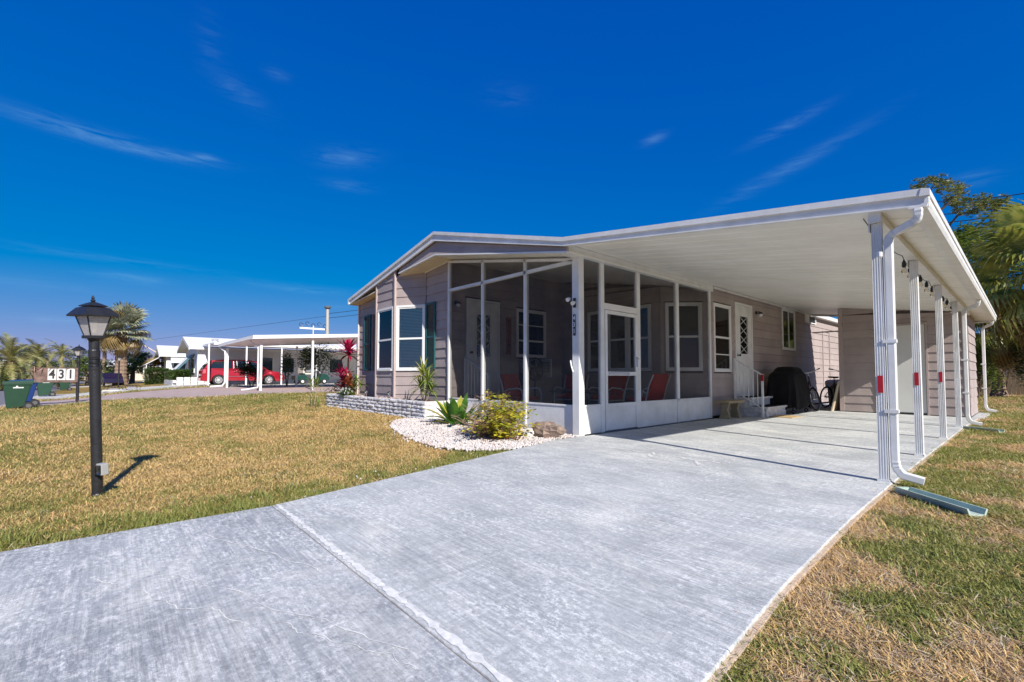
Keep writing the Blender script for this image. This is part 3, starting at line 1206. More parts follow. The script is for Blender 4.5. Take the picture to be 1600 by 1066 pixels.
# ---------------------------------------------------------------- carport
car = thing('carport', 'open white aluminium carport roof on fluted posts over the driveway', 'carport', (-2.7, 10, 0), world=True)
ceil = lambda x: 2.395 + .148 * (-.58 - x)
mb = MB()
mb.prism([(-4.66, 3.05), (-.56, 2.50), (-.56, 2.455), (-4.66, 3.02)], YF + .02, 17.3, 'y')
croof = mb.build('roof', NROOF, car)
y = YF + .035
k = 0
PW = .2955
while y < 17.28:
    y1 = min(y + PW, 17.29)
    mb = MB()
    for (xa, xb) in ((-4.66, -.64),):
        za, zb = ceil(xa), ceil(xb)
        mb.hexa([(xa, y + .028, za), (xb, y + .028, zb), (xb, y1 - .028, zb), (xa, y1 - .028, za),
                 (xa, y + .002, za + .018), (xb, y + .002, zb + .018), (xb, y1 - .002, zb + .018), (xa, y1 - .002, za + .018)])
    mb.build('ceiling_panel', CREAM, croof)
    y = y1
mb = MB()
lip = MB()
a, b, za, zb = -4.655, -.56, 3.075, 2.545
mb.prism([(a, za - .12), (b, zb - .135), (b, zb - .06), (a, za - .062)], YF, YF + .03, 'y')
lip.prism([(a, za - .062), (b, zb - .06), (b, zb), (a, za)], YF - .025, YF + .015, 'y')
lip.prism([(a, za - .134), (b, zb - .150), (b, zb - .136), (a, za - .12)], YF - .018, YF + .05, 'y')
mb.prism([(-.60, 2.39), (-.515, 2.385), (-.505, 2.53), (-.60, 2.53)], YF - .001, YF + .035, 'y')
mb.build('fascia', WHITE, croof)
lip.build('drip_edge', WHITE, croof)
# gutter along the outer edge: a trough with a rolled lip
mb = MB()
prof = [(-.65, 2.395), (-.60, 2.385), (-.53, 2.385), (-.515, 2.42), (-.515, 2.475), (-.535, 2.475), (-.545, 2.42), (-.60, 2.40), (-.64, 2.41)]
mb.prism(prof, YF - .02, 17.32, 'y')
mb.build('gutter', WHITE, croof)
mb = MB()
mb.prism([(-.575, 2.48), (-.505, 2.475), (-.505, 2.53), (-.56, 2.548)], YF - .03, 17.33, 'y')
mb.build('drip_edge', WHITE, croof)
mb = MB()
mb.box(-4.66, -.54, 17.29, 17.315, 2.36, 2.40)
mb.prism([(-4.66, 2.93), (-.56, 2.38), (-.56, 2.54), (-4.66, 3.06)], 17.295, 17.32, 'y')
mb.build('rear_fascia', WHITE, croof)
mb = MB()
mb.box(-.935, -.925, 5.20, 14.86, 2.36, 2.44)
mb.box(-.855, -.845, 5.20, 14.86, 2.36, 2.44)
mb.box(-.925, -.855, 5.20, 14.86, 2.36, 2.37)
mb.box(-.935, -.845, 5.19, 5.199, 2.355, 2.445)
mb.build('beam', WHITE, car)
mb = MB()
mb.box(-4.73, -4.665, 10.24, 17.3, 2.955, 2.99)
mb.build('wall_moulding', WHITE, car)


def post_profile(w=.078, g=.005, n=4):
    pts = []
    h = w / 2
    def side(p0, p1):
        d = (Vector(p1) - Vector(p0))
        nrm = Vector((-d.y, d.x)).normalized()
        out = []
        for i in range(n):
            u0, u1 = (i + .18) / n, (i + .5) / n
            out += [Vector(p0) + d * (i / n + .02), Vector(p0) + d * u0, Vector(p0) + d * ((i + .3) / n) + nrm * g, Vector(p0) + d * ((i + .72) / n) + nrm * g, Vector(p0) + d * ((i + .84) / n)]
        return out
    for a, b in (((-h, -h), (h, -h)), ((h, -h), (h, h)), ((h, h), (-h, h)), ((-h, h), (-h, -h))):
        pts += side(a, b)
    return [(p.x, p.y) for p in pts]


PPROF = post_profile()
for i, py_ in enumerate((5.29, 7.32, 9.60, 11.98)):
    mb = MB()
    mb.prism([(x * .96 - .89, yy * 1.05 + py_) for x, yy in PPROF], 0.0, 2.355, 'z')
    p = mb.build('post', WHITE, car)
    mb = MB()
    mb.box(-.935, -.845, py_ - .05, py_ + .05, .0, .02)
    mb.box(-.945, -.935, py_ - .05, py_ + .05, 2.28, 2.44)
    mb.build('bracket', WHITE, p)
    if i < 3:
        mb = MB()
        z0 = (.80, .84, .86)[i]
        mb.box(-.912, -.872, py_ - .0495, py_ - .0440, z0, z0 + .155)
        mb.build('reflector', RED, p)


def downspout(yp, x=-.80, foot=.16, top_x=-.585, zt=2.385, parent=None, name='downspout'):
    """rectangular ribbed downspout with two crimped elbows"""
    path = [(top_x, yp - .12, zt), (top_x, yp - .118, zt - .055), (top_x - .008, yp - .112, zt - .085), (top_x - .045, yp - .095, zt - .112), (x + .055, yp - .02, zt - .145), (x + .012, yp - .005, zt - .170),
            (x, yp, zt - .215), (x, yp, .20), (x + .01, yp, .13), (x + .05, yp, .075), (x + foot + .03, yp, .045)]
    w, d = .068, .052
    # resample with ribs at the elbows
    pts = []
    for i in range(len(path) - 1):
        a, b = Vector(path[i]), Vector(path[i + 1])
        L_ = (b - a).length
        n = max(1, int(L_ / .016)) if i not in (3, 6, 9) else (1 if i != 3 else 3)
        for k in range(n):
            pts.append((a.lerp(b, k / n), i not in (3, 6, 9) and k % 2 == 0))
    pts.append((Vector(path[-1]), False))
    mb = MB()
    vs, fs = [], []
    yax = Vector((0, 1, 0))
    for i, (p, rib) in enumerate(pts):
        dd = (pts[min(i + 1, len(pts) - 1)][0] - pts[max(i - 1, 0)][0]).normalized()
        u = dd.cross(yax).normalized()
        v = u.cross(dd).normalized()
        s_ = .88 if rib else 1.0
        for (aa, bb) in ((-1, -.7), (-.7, -1), (.7, -1), (1, -.7), (1, .7), (.7, 1), (-.7, 1), (-1, .7)):
            vs.append(p + u * aa * w / 2 * s_ + v * bb * d / 2 * s_)
    for i in range(len(pts) - 1):
        for k in range(8):
            fs.append((i * 8 + k, i * 8 + (k + 1) % 8, (i + 1) * 8 + (k + 1) % 8, (i + 1) * 8 + k))
    fs.append(tuple(range(7, -1, -1)))
    fs.append(tuple(range((len(pts) - 1) * 8, len(pts) * 8)))
    mb.add(vs, fs)
    o = mb.build(name, WHITE, parent)
    mb = MB()
    for z in (.62, 1.25):
        mb.box(x - .06, x + .038, yp - .03, yp + .03, z, z + .03)
    mb.build('strap', WHITE, o)
    return o


downspout(5.27, x=-.808, parent=car)
downspout(12.30, x=-.79, parent=car, zt=2.385)
downspout(17.12, x=-.76, parent=car)
mb = MB()
mb.lathe([(.012, 0), (.02, .012), (.02, .05), (.012, .055)], (-.86, 5.20, 2.02), 8)
mb.build('hook', WHITE, car)

# string lights hanging inside the beam
sl = thing('string_lights', 'black string of clear bulbs hanging along the carport beam', 'string lights', (-1.0, 10, 2.4), world=True)
ys_b = [7.40, 7.83, 8.70, 9.30, 9.90, 11.30, 11.9, 12.7]
cpts = []
anch = [5.3, 7.3, 8.2, 9.55, 10.6, 11.95, 13.2]
for a, b in zip(anch, anch[1:]):
    for k in range(8):
        t = k / 8
        cpts.append((-.99, a + (b - a) * t, 2.435 - .06 * 4 * t * (1 - t)))
mb = MB()
mb.tube(cpts, .005, 5)
mb.build('cable', BLACKM, sl)
BULBG = glass_mat('bulb_glass', (.95, .88, .75))
for yb in ys_b:
    z = 2.415
    mb = MB()
    mb.lathe([(.008, .0), (.012, -.02), (.020, -.03), (.024, -.085), (.018, -.09)], (-.99, yb, z - .01), 8)
    bs = mb.build('bulb_socket', BLACKM, sl)
    mb = MB()
    mb.lathe([(.016, -.0), (.026, -.03), (.031, -.055), (.022, -.08), (.006, -.088)], (-.99, yb, z - .10), 10)
    mb.build('bulb', BULBG, bs, smooth=True)

# ---------------------------------------------------------------- shed
shed = thing('storage_shed', 'mauve lap-sided storage shed with white door at the carport end', 'shed', (-2.1, 16, 0), world=True)
frF = siding_wall(shed, (-3.36, 14.87), (-.95, 14.87), .02, 2.79, 2.45, [(.75, 1.76, .0, 2.28)], z_first=.02)
frR = siding_wall(shed, (-.91, 14.92), (-.91, 17.0), .02, 2.42, 2.42)
siding_wall(shed, (-3.37, 17.0), (-3.37, 14.92), .02, 2.78, 2.78)
siding_wall(shed, (-.95, 17.02), (-3.36, 17.02), .02, 2.43, 2.78, pitch=.43)
mb = MB()
mb.box(-.985, -.895, 14.845, 14.90, .02, 2.44)
mb.build('corner_trim', SIDTRIM, shed)
mb = MB()
mb.box(-3.40, -3.30, 14.845, 14.90, .02, 2.79)
mb.build('corner_trim', SIDTRIM, shed)
mb = MB()
frF.box(mb, .75, .79, -.02, .035, .0, 2.27)
frF.box(mb, 1.72, 1.76, -.02, .035, .0, 2.27)
frF.box(mb, .79, 1.72, -.02, .035, 2.23, 2.27)
mb.build('door_frame', SIDTRIM, shed)
mb = MB()
frF.box(mb, .80, 1.71, -.015, .012, .05, 2.225)
d = mb.build('door', M('shed_door_white', (.64, .64, .61), .5, 0, .05, 2), shed, bevel=.003)
mb = MB()
frF.box(mb, .80, 1.71, -.015, .03, .005, .045)
mb.build('threshold', BLACKM, d)
mb = MB()
mb.lathe([(.025, 0), (.012, .012), (.012, .04), (.028, .05), (.02, .07)], frF.P(.87, .012, 1.0), 10, Matrix((frF.d, Vector((0, 0, 1)), frF.n)).transposed())
mb.build('handle', CHROME, d)

# ---------------------------------------------------------------- entry steps and things along the house wall
st = thing('entry_steps', 'white painted brick steps with black treads below the side door', 'steps', (-4.4, 12, 0), world=True)
BRK = bpy.data.meshes.new('brick')
_b = MB().box(0, .19, -.004, .05, 0, .055)
BRK.from_pydata(_b.v, [], _b.f)
BRK.materials.append(WBLOCK)


def bricks(parent, fr, s1, z0, rows, t=0, L_=.2, hh=.063):
    for r_ in range(rows):
        s = -.1 if r_ % 2 else 0
        while s < s1 - .02:
            a, b = max(0, s), min(s + L_ - .01, s1)
            if b - a > .02:
                mb = MB()
                j = random.uniform(-.003, .004)
                fr.box(mb, a, b, -.05, t + j, z0 + r_ * hh, z0 + r_ * hh + hh - .008)
                mb.build('brick', WBLOCK, parent)
            s += L_


def step_block(x0, x1, y0, y1, z0, z1):
    mb = MB()
    mb.box(x0, x1 - .06, y0 + .055, y1 - .055, z0, z1 - .05)
    c = mb.build('step', WBLOCK, st)
    bricks(c, Fr((x0, y0 + .05), (x1 - .05, y0 + .05)), x1 - .05 - x0, z0, int((z1 - .05 - z0) / .063 + .5))
    bricks(c, Fr((x1 - .05, y0 + .05), (x1 - .05, y1 - .05)), y1 - y0 - .1, z0, int((z1 - .05 - z0) / .063 + .5))
    mb = MB()
    mb.box(x0, x1, y0, y1, z1 - .045, z1)
    s = mb.build('tread', WBLOCK, c, bevel=.005)
    mb = MB()
    mb.box(x0 + .02, x1 - .03, y0 + .04, y1 - .04, z1 + .001, z1 + .007)
    mb.build('tread_mat', BLACKCOVER, c)


step_block(-4.72, -3.98, 11.35, 12.72, 0, .235)
step_block(-4.72, -4.32, 11.30, 12.66, .236, .445)
rl = thing('handrail', 'white metal handrail with red tape beside the side door steps', 'handrail', (-4.3, 11.3, 0), world=True)
A0, A1 = Vector((-4.66, 11.24, 1.36)), Vector((-4.05, 11.24, .98))
for nm, (p, q) in {'post': ((-4.05, 11.24, 0), (-4.05, 11.24, 1.0)), 'post_': ((-4.66, 11.24, .36), (-4.66, 11.24, 1.38))}.items():
    mb = MB()
    mb.box(p[0] - .02, p[0] + .02, p[1] - .02, p[1] + .02, p[2], q[2])
    mb.build('post', WHITE, rl)
mb = MB()
mb.tube([A0, A1], .018, 6)
mb.build('top_rail', WHITE, rl)
mb = MB()
mb.tube([A0 - Vector((0, 0, .78)), A1 - Vector((0, 0, .78))], .014, 6)
mb.build('bottom_rail', WHITE, rl)
for i in range(1, 6):
    p = A0.lerp(A1, i / 6)
    mb = MB()
    mb.box(p.x - .007, p.x + .007, p.y - .007, p.y + .007, p.z - .77, p.z - .01)
    mb.build('baluster', WHITE, rl)
mb = MB()
mb.box(-4.075, -4.025, 11.215, 11.265, .84, .985)
mb.build('red_tape', RED, rl)

# concrete bench
bn = thing('garden_bench', 'small tan concrete bench beside the side door steps', 'bench', (-4.5, 10.6, 0), world=True)
TANC = M('tan_concrete', (.36, .285, .17), .85, 0, .15, 8, .4, 50)
mb = MB()
mb.box(-4.68, -4.35, 10.20, 11.00, .345, .405)
mb.build('seat', TANC, bn, bevel=.015)
for yy in (10.30, 10.82):
    mb = MB()
    mb.prism([(-4.64, 0), (-4.39, 0), (-4.42, .12), (-4.45, .2), (-4.41, .343), (-4.62, .343), (-4.58, .2), (-4.61, .12)], yy, yy + .08, 'y')
    mb.build('leg', TANC, bn, bevel=.01)
# mat, paint stain
mb = MB()
mb.box(-4.03, -3.55, 11.55, 12.25, .002, .014)
tag(mb.build('doormat', M('tan_mat', (.46, .32, .15), .9, 0, .3, 14, .6, 90), None, loc=(-3.8, 11.9, 0)), 'worn tan doormat on the slab beside the white steps', 'doormat')

# covered grill
gr = thing('covered_grill', 'barbecue grill under a black fabric cover beside the house wall', 'grill', (-4.18, 13.35, 0))
rings = []
nk = 72
mb = MB()
prof = [(.98, .60, .30), (1.10, .62, .33), (1.17, .56, .29), (1.21, .40, .20), (1.22, .05, .02)]
levels = [(.16, .72, .37), (.35, .70, .355), (.55, .675, .34), (.75, .65, .33), (.90, .63, .32), (.99, .60, .31), (1.03, .55, .29), (1.07, .44, .27), (1.14, .38, .24), (1.185, .30, .18), (1.20, .12, .07)]
for li, (z, ry, rx) in enumerate(levels):
    for k_ in range(nk):
        a = 2 * math.pi * (k_ + .5) / nk
        ca, sa = math.cos(a), math.sin(a)
        e = .42
        x = math.copysign(abs(ca) ** e, ca) * rx
        yy = math.copysign(abs(sa) ** e, sa) * ry
        f = max(0, 1.02 - z) * .085
        fold = 1 + f * (math.sin(a * 9 + z * 1.2) + .7 * math.sin(a * 21 + 1 + z * 2))
        zz = z + (.06 * math.sin(a * 5) + .03 * math.sin(a * 13) if li == 0 else 0)
        mb.v.append((x * fold + .012 * math.sin(z * 9 + yy * 6), yy * fold, zz))
for li in range(len(levels) - 1):
    for k_ in range(nk):
        mb.f.append((li * nk + k_, li * nk + (k_ + 1) % nk, (li + 1) * nk + (k_ + 1) % nk, (li + 1) * nk + k_))
mb.f.append(tuple(range((len(levels) - 1) * nk, len(levels) * nk)))
mb.build('cover', BLACKCOVER, gr, smooth=True)
for (x, yy) in ((.26, -.5), (.26, .5), (-.26, -.5), (-.26, .5)):
    mb = MB()
    mb.tube([(x, yy, .08), (x, yy, .5)], .018, 6)
    lg = mb.build('leg', BLACKM, gr)
    mb = MB()
    mb.torus((x, yy, .055), .038, .017, Matrix.Rotation(R(90), 3, 'X'), 14, 6)
    mb.build('wheel', RUBBER, lg)
mb = MB()
mb.box(-.25, .25, -.5, .5, .16, .19)
mb.build('bottom_shelf', M('rusty_metal', (.16, .07, .04), .8), gr)


def bicycle(name_label, loc, rotz, fm, tilt):
    b = thing('bicycle', name_label, 'bicycle', loc, rotz, group='bicycles beside the covered grill')
    b.rotation_euler = (R(tilt), 0, rotz)
    MR = Matrix.Rotation(R(90), 3, 'X')
    for x in (-.52, .52):
        mb = MB()
        mb.torus((x, 0, .33), .305, .022, MR, 28, 6)
        w = mb.build('wheel', RUBBER, b)
        mb = MB()
        mb.torus((x, 0, .33), .280, .010, MR, 28, 5)
        mb.lathe([(.02, -.04), (.02, .04)], (x, 0, .33), 8, MR)
        for k in range(16):
            a = k * math.pi / 8
            mb.tube([(x, 0, .33), (x + math.cos(a) * .28, 0, .33 + math.sin(a) * .28)], .0022, 3)
        mb.build('rim', CHROME, w)
    mb = MB()
    T = lambda p, q, r_=.016: mb.tube([p, q], r_, 8)
    seat, head, bb, ra, fa = (-.18, 0, .78), (.36, 0, .86), (-.06, 0, .30), (-.52, 0, .33), (.52, 0, .33)
    T(seat, bb)
    T(head, bb, .019)
    T((-.15, 0, .68), (.37, 0, .80))
    for s in (-.05, .05):
        T((bb[0], s * .5, bb[2]), (ra[0], s, ra[2]), .009)
        T((seat[0], s * .3, .72), (ra[0], s, ra[2]), .009)
        T((.39, s, .68), (fa[0], s, fa[2]), .011)
    T((.34, 0, .95), (.39, 0, .68), .018)
    mb.build('frame', fm, b, smooth=True)
    mb = MB()
    T2 = lambda pts, r_: mb.tube(pts, r_, 8)
    T2([(.34, 0, .94), (.33, 0, 1.04)], .013)
    T2([(.22, -.32, 1.12), (.28, -.22, 1.10), (.34, -.06, 1.05), (.34, .06, 1.05), (.28, .22, 1.10), (.22, .32, 1.12)], .011)
    hb = mb.build('handlebar', CHROME, b, smooth=True)
    mb = MB()
    for s in (-1, 1):
        mb.tube([(.24, s * .28, 1.115), (.16, s * .36, 1.13)], .017, 8)
    mb.build('grip', BLACKM, hb)
    mb = MB()
    mb.tube([(-.18, 0, .76), (-.20, 0, .90)], .012, 8)
    mb.prism([(-.34, -.09), (-.30, -.11), (-.16, -.045), (.0, -.015), (.0, .015), (-.16, .045), (-.30, .11), (-.34, .09)], .90, .945, 'z')
    mb.build('saddle', BLACKM, b, bevel=.012)
    mb = MB()
    mb.torus((-.06, 0, .30), .085, .008, MR, 18, 5)
    mb.tube([(-.06, -.06, .30), (.06, -.06, .19)], .009, 6)
    mb.tube([(-.06, .06, .30), (-.18, .06, .41)], .009, 6)
    mb.box(.01, .11, -.15, -.06, .18, .20)
    mb.box(-.23, -.13, .06, .15, .40, .42)
    mb.build('pedals', BLACKM, b)
    return b


bicycle('dark bicycle with chrome handlebar standing nearest the grill', (-4.10, 14.75, 0), R(-56), M('bike_frame_dark', (.05, .02, .03), .35), 7)
bicycle('black bicycle with pale wheel rims beyond the first', (-3.72, 15.75, 0), R(-48), BLACKM, -6)

mb = MB()
mb.lathe([(.24, 0), (.27, .05), (.31, .70), (.33, .72), (.33, .75)], (-3.98, 17.3, 0), 20)
tc_ = mb.build('trash_can', M('tan_plastic', (.42, .36, .26), .6), None, loc=(-3.98, 17.3, 0))
tag(tc_, 'tall round tan plastic trash can between house and shed', 'trash can')
mb = MB()
nk = 24
for li, (z, r_) in enumerate([(.60, .37), (.70, .36), (.78, .35), (.83, .30), (.85, .10)]):
    for k_ in range(nk):
        a = 2 * math.pi * k_ / nk
        f = 1 + .08 * math.sin(a * 5 + li) * (1 if li < 3 else .3)
        mb.v.append((-3.98 + r_ * f * math.cos(a), 17.3 + r_ * f * math.sin(a), z + (.07 * math.sin(a * 3) if li == 0 else 0)))
for li in range(4):
    for k_ in range(nk):
        mb.f.append((li * nk + k_, li * nk + (k_ + 1) % nk, (li + 1) * nk + (k_ + 1) % nk, (li + 1) * nk + k_))
mb.f.append(tuple(range(4 * nk, 5 * nk)))
tag(mb.build('cloth', M('lilac_cloth', (.55, .53, .66), .8), None, loc=(-3.98, 17.3, .8), smooth=True), 'pale lilac cloth thrown over the tan trash can', 'cloth')
mb = MB()
mb.hexa([(-3.46, 14.7, 0), (-3.43, 14.7, 0), (-3.43, 15.5, 0), (-3.46, 15.5, 0), (-3.405, 14.75, .82), (-3.375, 14.75, .82), (-3.375, 15.5, .82), (-3.405, 15.5, .82)])
mb.v = [(x - .12 if z < .1 else x - .01, y, z) for x, y, z in mb.v]
tag(mb.build('plywood_board', M('plywood', (.50, .42, .30), .8, 0, .15, 3), None, loc=(-3.5, 15, 0)), 'thin plywood board leaning on the left side of the shed', 'board')

# ---------------------------------------------------------------- inside the porch
def patio_chair(label, loc, rot):
    c = thing('patio_chair', label, 'chair', loc, rot, group='red cushioned chairs on the screened porch')
    mb = MB()
    mb.box(-.27, .27, -.28, .27, .36, .45)
    mb.build('seat_cushion', REDC, c, bevel=.03)
    mb = MB()
    mb.hexa([(-.26, .20, .44), (.26, .20, .44), (.26, .29, .44), (-.26, .29, .44), (-.26, .36, .96), (.26, .36, .96), (.26, .44, .94), (-.26, .44, .94)])
    mb.build('back_cushion', REDC, c, bevel=.03)
    for s in (-1, 1):
        mb = MB()
        x = s * .31
        mb.tube([(x, -.30, 0), (x, -.31, .50), (x, -.27, .60), (x, -.18, .635), (x, .12, .61), (x, .27, .55)], .016, 8)
        mb.build('arm', WHITE, c, smooth=True)
    mb = MB()
    for s in (-1, 1):
        x = s * .30
        mb.tube([(x, .20, 0), (x, .24, .35), (x, .33, .70), (x, .44, .93)], .015, 8)
        mb.tube([(x, -.28, .34), (x, .24, .34)], .013, 6)
    mb.tube([(-.30, -.28, .34), (.30, -.28, .34)], .013, 6)
    mb.tube([(-.30, .24, .34), (.30, .24, .34)], .013, 6)
    mb.build('frame', WHITE, c, smooth=True)
    return c


patio_chair('red cushioned patio chair with white arms seen through the screen door', (-5.42, 8.55, .05), R(-95))
patio_chair('red patio chair against the back wall below the triple window', (-6.55, 8.75, .05), R(-5))
patio_chair('red patio chair in the middle of the screened porch', (-7.45, 8.5, .05), R(20))
patio_chair('red patio chair on the porch in front of the fan', (-7.55, 6.95, .05), R(95))
tb = thing('patio_table', 'low slatted metal table between the red porch chairs', 'table', (-6.5, 7.7, .05))
MESHM = M('bronze_metal', (.10, .075, .06), .5, .4)
mb = MB()
mb.box(-.55, .55, -.03 - .36, -.36, .55, .58)
mb.box(-.55, .55, .36, .39, .55, .58)
mb.box(-.55, -.52, -.36, .36, .55, .58)
mb.box(.52, .55, -.36, .36, .55, .58)
mb.build('table_frame', MESHM, tb)
for i in range(12):
    mb = MB()
    x = -.50 + i * .088
    mb.box(x, x + .05, -.36, .36, .56, .575)
    mb.build('slat', MESHM, tb)
for sx in (-.5, .5):
    for sy in (-.34, .34):
        mb = MB()
        mb.tube([(sx, sy, 0), (sx * .96, sy * .96, .55)], .017, 6)
        mb.build('leg', MESHM, tb)
# fan on a stand
fn = thing('pedestal_fan', 'round black fan in front of the porch window', 'fan', (-8.15, 7.95, .05))
mb = MB()
mb.lathe([(.20, 0), (.20, .02), (.03, .05), (.02, .5), (.02, .85)], (0, 0, 0), 16)
mb.build('stand', BLACKM, fn)
RY = Matrix.Rotation(R(90), 3, 'Y') @ Matrix.Rotation(R(0), 3, 'X')
mb = MB()
for rr in (.27, .20, .13, .07):
    mb.torus((.06, 0, 1.08), rr, .005, RY, 26, 4)
mb.torus((.0, 0, 1.08), .28, .014, RY, 26, 6)
for k in range(18):
    a = k * math.pi / 9
    mb.tube([(.07, math.cos(a) * .03, 1.08 + math.sin(a) * .03), (.06, math.cos(a) * .27, 1.08 + math.sin(a) * .27)], .003, 3)
mb.build('guard', BLACKM, fn)
for k in range(4):
    a = k * math.pi / 2 + .4
    mb = MB()
    mb.hexa([(.02, math.cos(a + d) * r_, 1.08 + math.sin(a + d) * r_) for r_, d in ((.04, -.3), (.04, .3), (.24, .45), (.24, -.25))] +
            [(.03, math.cos(a + d) * r_, 1.08 + math.sin(a + d) * r_) for r_, d in ((.04, -.3), (.04, .3), (.24, .45), (.24, -.25))])
    mb.build('blade', BLACKM, fn)
mb = MB()
mb.lathe([(.05, -.12), (.06, .02)], (0, 0, 1.08), 10, RY)
mb.build('motor', BLACKM, fn)
# window air conditioner
ac = thing('air_conditioner', 'boxy grey air conditioner below the porch window', 'air conditioner', (-8.4, 8.25, 1.05), world=True)
mb = MB()
mb.box(-8.52, -8.26, 7.75, 8.62, 1.02, 1.37)
mb.build('case', M('grey_ac', (.35, .35, .34), .6), ac, bevel=.01)
for i in range(7):
    mb = MB()
    mb.box(-8.26, -8.25, 8.15, 8.58, 1.06 + i * .04, 1.08 + i * .04)
    mb.build('slat', BLACKM, ac)
mb = MB()
mb.box(-8.50, -8.24, 8.62, 8.66, .92, 1.40)
mb.build('side_bracket', TRIMW, ac)
# hanging welcome board
wb = thing('welcome_board', 'tall narrow brown wooden board with dark letters on the porch wall', 'sign', (-8.52, 7.40, 1.95))
mb = MB()
mb.box(0, .02, -.075, .075, -.46, .46)
mb.build('board', M('red_brown_wood', (.26, .10, .055), .7, 0, .2, 5), wb, bevel=.004)
LTR = M('dark_lettering', (.03, .018, .015), .7)
for i, ch in enumerate('WELCOME'):
    text_mesh(ch, .12, LTR, wb, Matrix.Translation((.022, 0, .36 - i * .12)) @ Matrix.Rotation(R(90), 4, 'Z') @ Matrix.Rotation(R(90), 4, 'X'), .001, .002, 'letter')
# inner steps and rail of the porch door
ps = thing('porch_steps', 'grey steps with white handrail inside the screened porch', 'steps', (-8.2, 6.6, 0), world=True)
for (x1, z0, z1) in ((-7.75, .051, .22), (-8.10, .22, .39)):
    mb = MB()
    mb.box(-8.52, x1, 6.12, 7.2, z0, z1)
    mb.build('step', M('grey_step', (.3, .3, .3), .8), ps, bevel=.005)
hr = thing('handrail', 'white handrail running down from the porch door inside the screen', 'handrail', (-8.0, 6.05, 0), world=True)
A0, A1 = Vector((-8.47, 6.05, 1.38)), Vector((-7.62, 6.05, .98))
for p, z0 in ((A0, .05), (A1, .05)):
    mb = MB()
    mb.box(p.x - .025, p.x + .025, p.y - .025, p.y + .025, z0, p.z)
    mb.build('post', WHITE, hr)
mb = MB()
mb.tube([A0, A1], .022, 6)
mb.tube([A0 - Vector((0, 0, .85)), A1 - Vector((0, 0, .75))], .018, 6)
mb.build('rail', WHITE, hr)
for i in range(1, 7):
    p = A0.lerp(A1, i / 7)
    mb = MB()
    mb.box(p.x - .009, p.x + .009, p.y - .009, p.y + .009, p.z - .80, p.z)
    mb.build('baluster', WHITE, hr)

# ---------------------------------------------------------------- planter and gravel bed
pl = thing('block_planter', 'low white split-face block planter around the bay window', 'planter', (-10.5, 4.8, 0), world=True)


def split_block(parent, fr, a, b, z0, z1, t=0):
    nx_, nz_ = 6, 3
    mb = MB()
    front = []
    sd_ = random.random() * 100
    for j in range(nz_ + 1):
        for i in range(nx_ + 1):
            s = a + (b - a) * i / nx_
            z = z0 + (z1 - z0) * j / nz_
            edge = i in (0, nx_) or j in (0, nz_)
            tt = t + (.0 if edge else .016 + .020 * noise.noise(Vector((s * 14, z * 22, sd_))))
            front.append(fr.P(s, tt, z))
    fs = []
    n = nx_ + 1
    for j in range(nz_):
        for i in range(nx_):
            fs.append((j * n + i, j * n + i + 1, (j + 1) * n + i + 1, (j + 1) * n + i))
    mb.add(front, fs)
    fr.box(mb, a, b, t - .12, t - .0005, z0, z1)
    return mb.build('block', WBLOCK, parent)


frP = Fr((-13.62, 4.76), (-8.06, 4.76))
frQ = Fr((-8.06, 4.76), (-8.06, 5.60))
for row in range(5):
    z0 = .05 + row * .078
    s = -.2 * (row % 2)
    while s < frP.len - .03:
        a, b = max(0, s), min(s + .395, frP.len)
        if b - a > .04:
            split_block(pl, frP, a, b, z0, z0 + .072, random.uniform(-.006, .006))
        s += .40
    s = -.2 * ((row + 1) % 2)
    while s < frQ.len - .03:
        a, b = max(0, s), min(s + .395, frQ.len)
        if b - a > .04:
            mb = MB()
            frQ.box(mb, a, b, -.12, random.uniform(-.002, .002), z0, z0 + .073)
            mb.build('block', WBLOCK, pl, bevel=.003)
        s += .40
mb = MB()
mb.box(-13.62, -8.08, 4.79, 4.86, .0, .43)
mb.box(-8.16, -8.08, 4.79, 5.60, .0, .43)
mb.box(-13.64, -13.56, 4.78, 5.5, .0, .44)
mb.build('mortar_core', M('mortar_white', (.6, .6, .6), .9), pl)
mb = MB()
g = []
nxs, nys = 60, 8
for j in range(nys + 1):
    for i in range(nxs + 1):
        x = -13.56 + 5.42 * i / nxs
        y = 4.84 + .80 * j / nys
        g.append((x, y, .395 + .035 * noise.noise(Vector((x * 2, y * 2, 3))) + .015 * noise.noise(Vector((x * 11, y * 11, 3)))))
mb.add(g, [(j * (nxs + 1) + i, j * (nxs + 1) + i + 1, (j + 1) * (nxs + 1) + i + 1, (j + 1) * (nxs + 1) + i) for j in range(nys) for i in range(nxs)])
mb.build('planter_soil', SOIL, pl, kind='stuff')


def rock(mb, c, r, seed, squash=(1, 1, .6), n=8, m=6):
    vs, fs = [], []
    c = Vector(c)
    for j in range(1, m):
        th = math.pi * j / m
        for i in range(n):
            a = 2 * math.pi * i / n
            d = Vector((math.sin(th) * math.cos(a), math.sin(th) * math.sin(a), math.cos(th)))
            k = 1 + .55 * noise.noise(d * 1.3 + Vector((seed, seed * 2, 0)))
            vs.append(c + Vector((d.x * squash[0], d.y * squash[1], d.z * squash[2])) * r * k)
    top = len(vs)
    vs += [c + Vector((0, 0, r * squash[2])), c - Vector((0, 0, r * squash[2]))]
    for j in range(m - 2):
        for i in range(n):
            fs.append((j * n + i, j * n + (i + 1) % n, (j + 1) * n + (i + 1) % n, (j + 1) * n + i))
    for i in range(n):
        fs.append((top, (i + 1) % n, i))
        fs.append((top + 1, (m - 2) * n + i, (m - 2) * n + (i + 1) % n))
    mb.add(vs, fs)


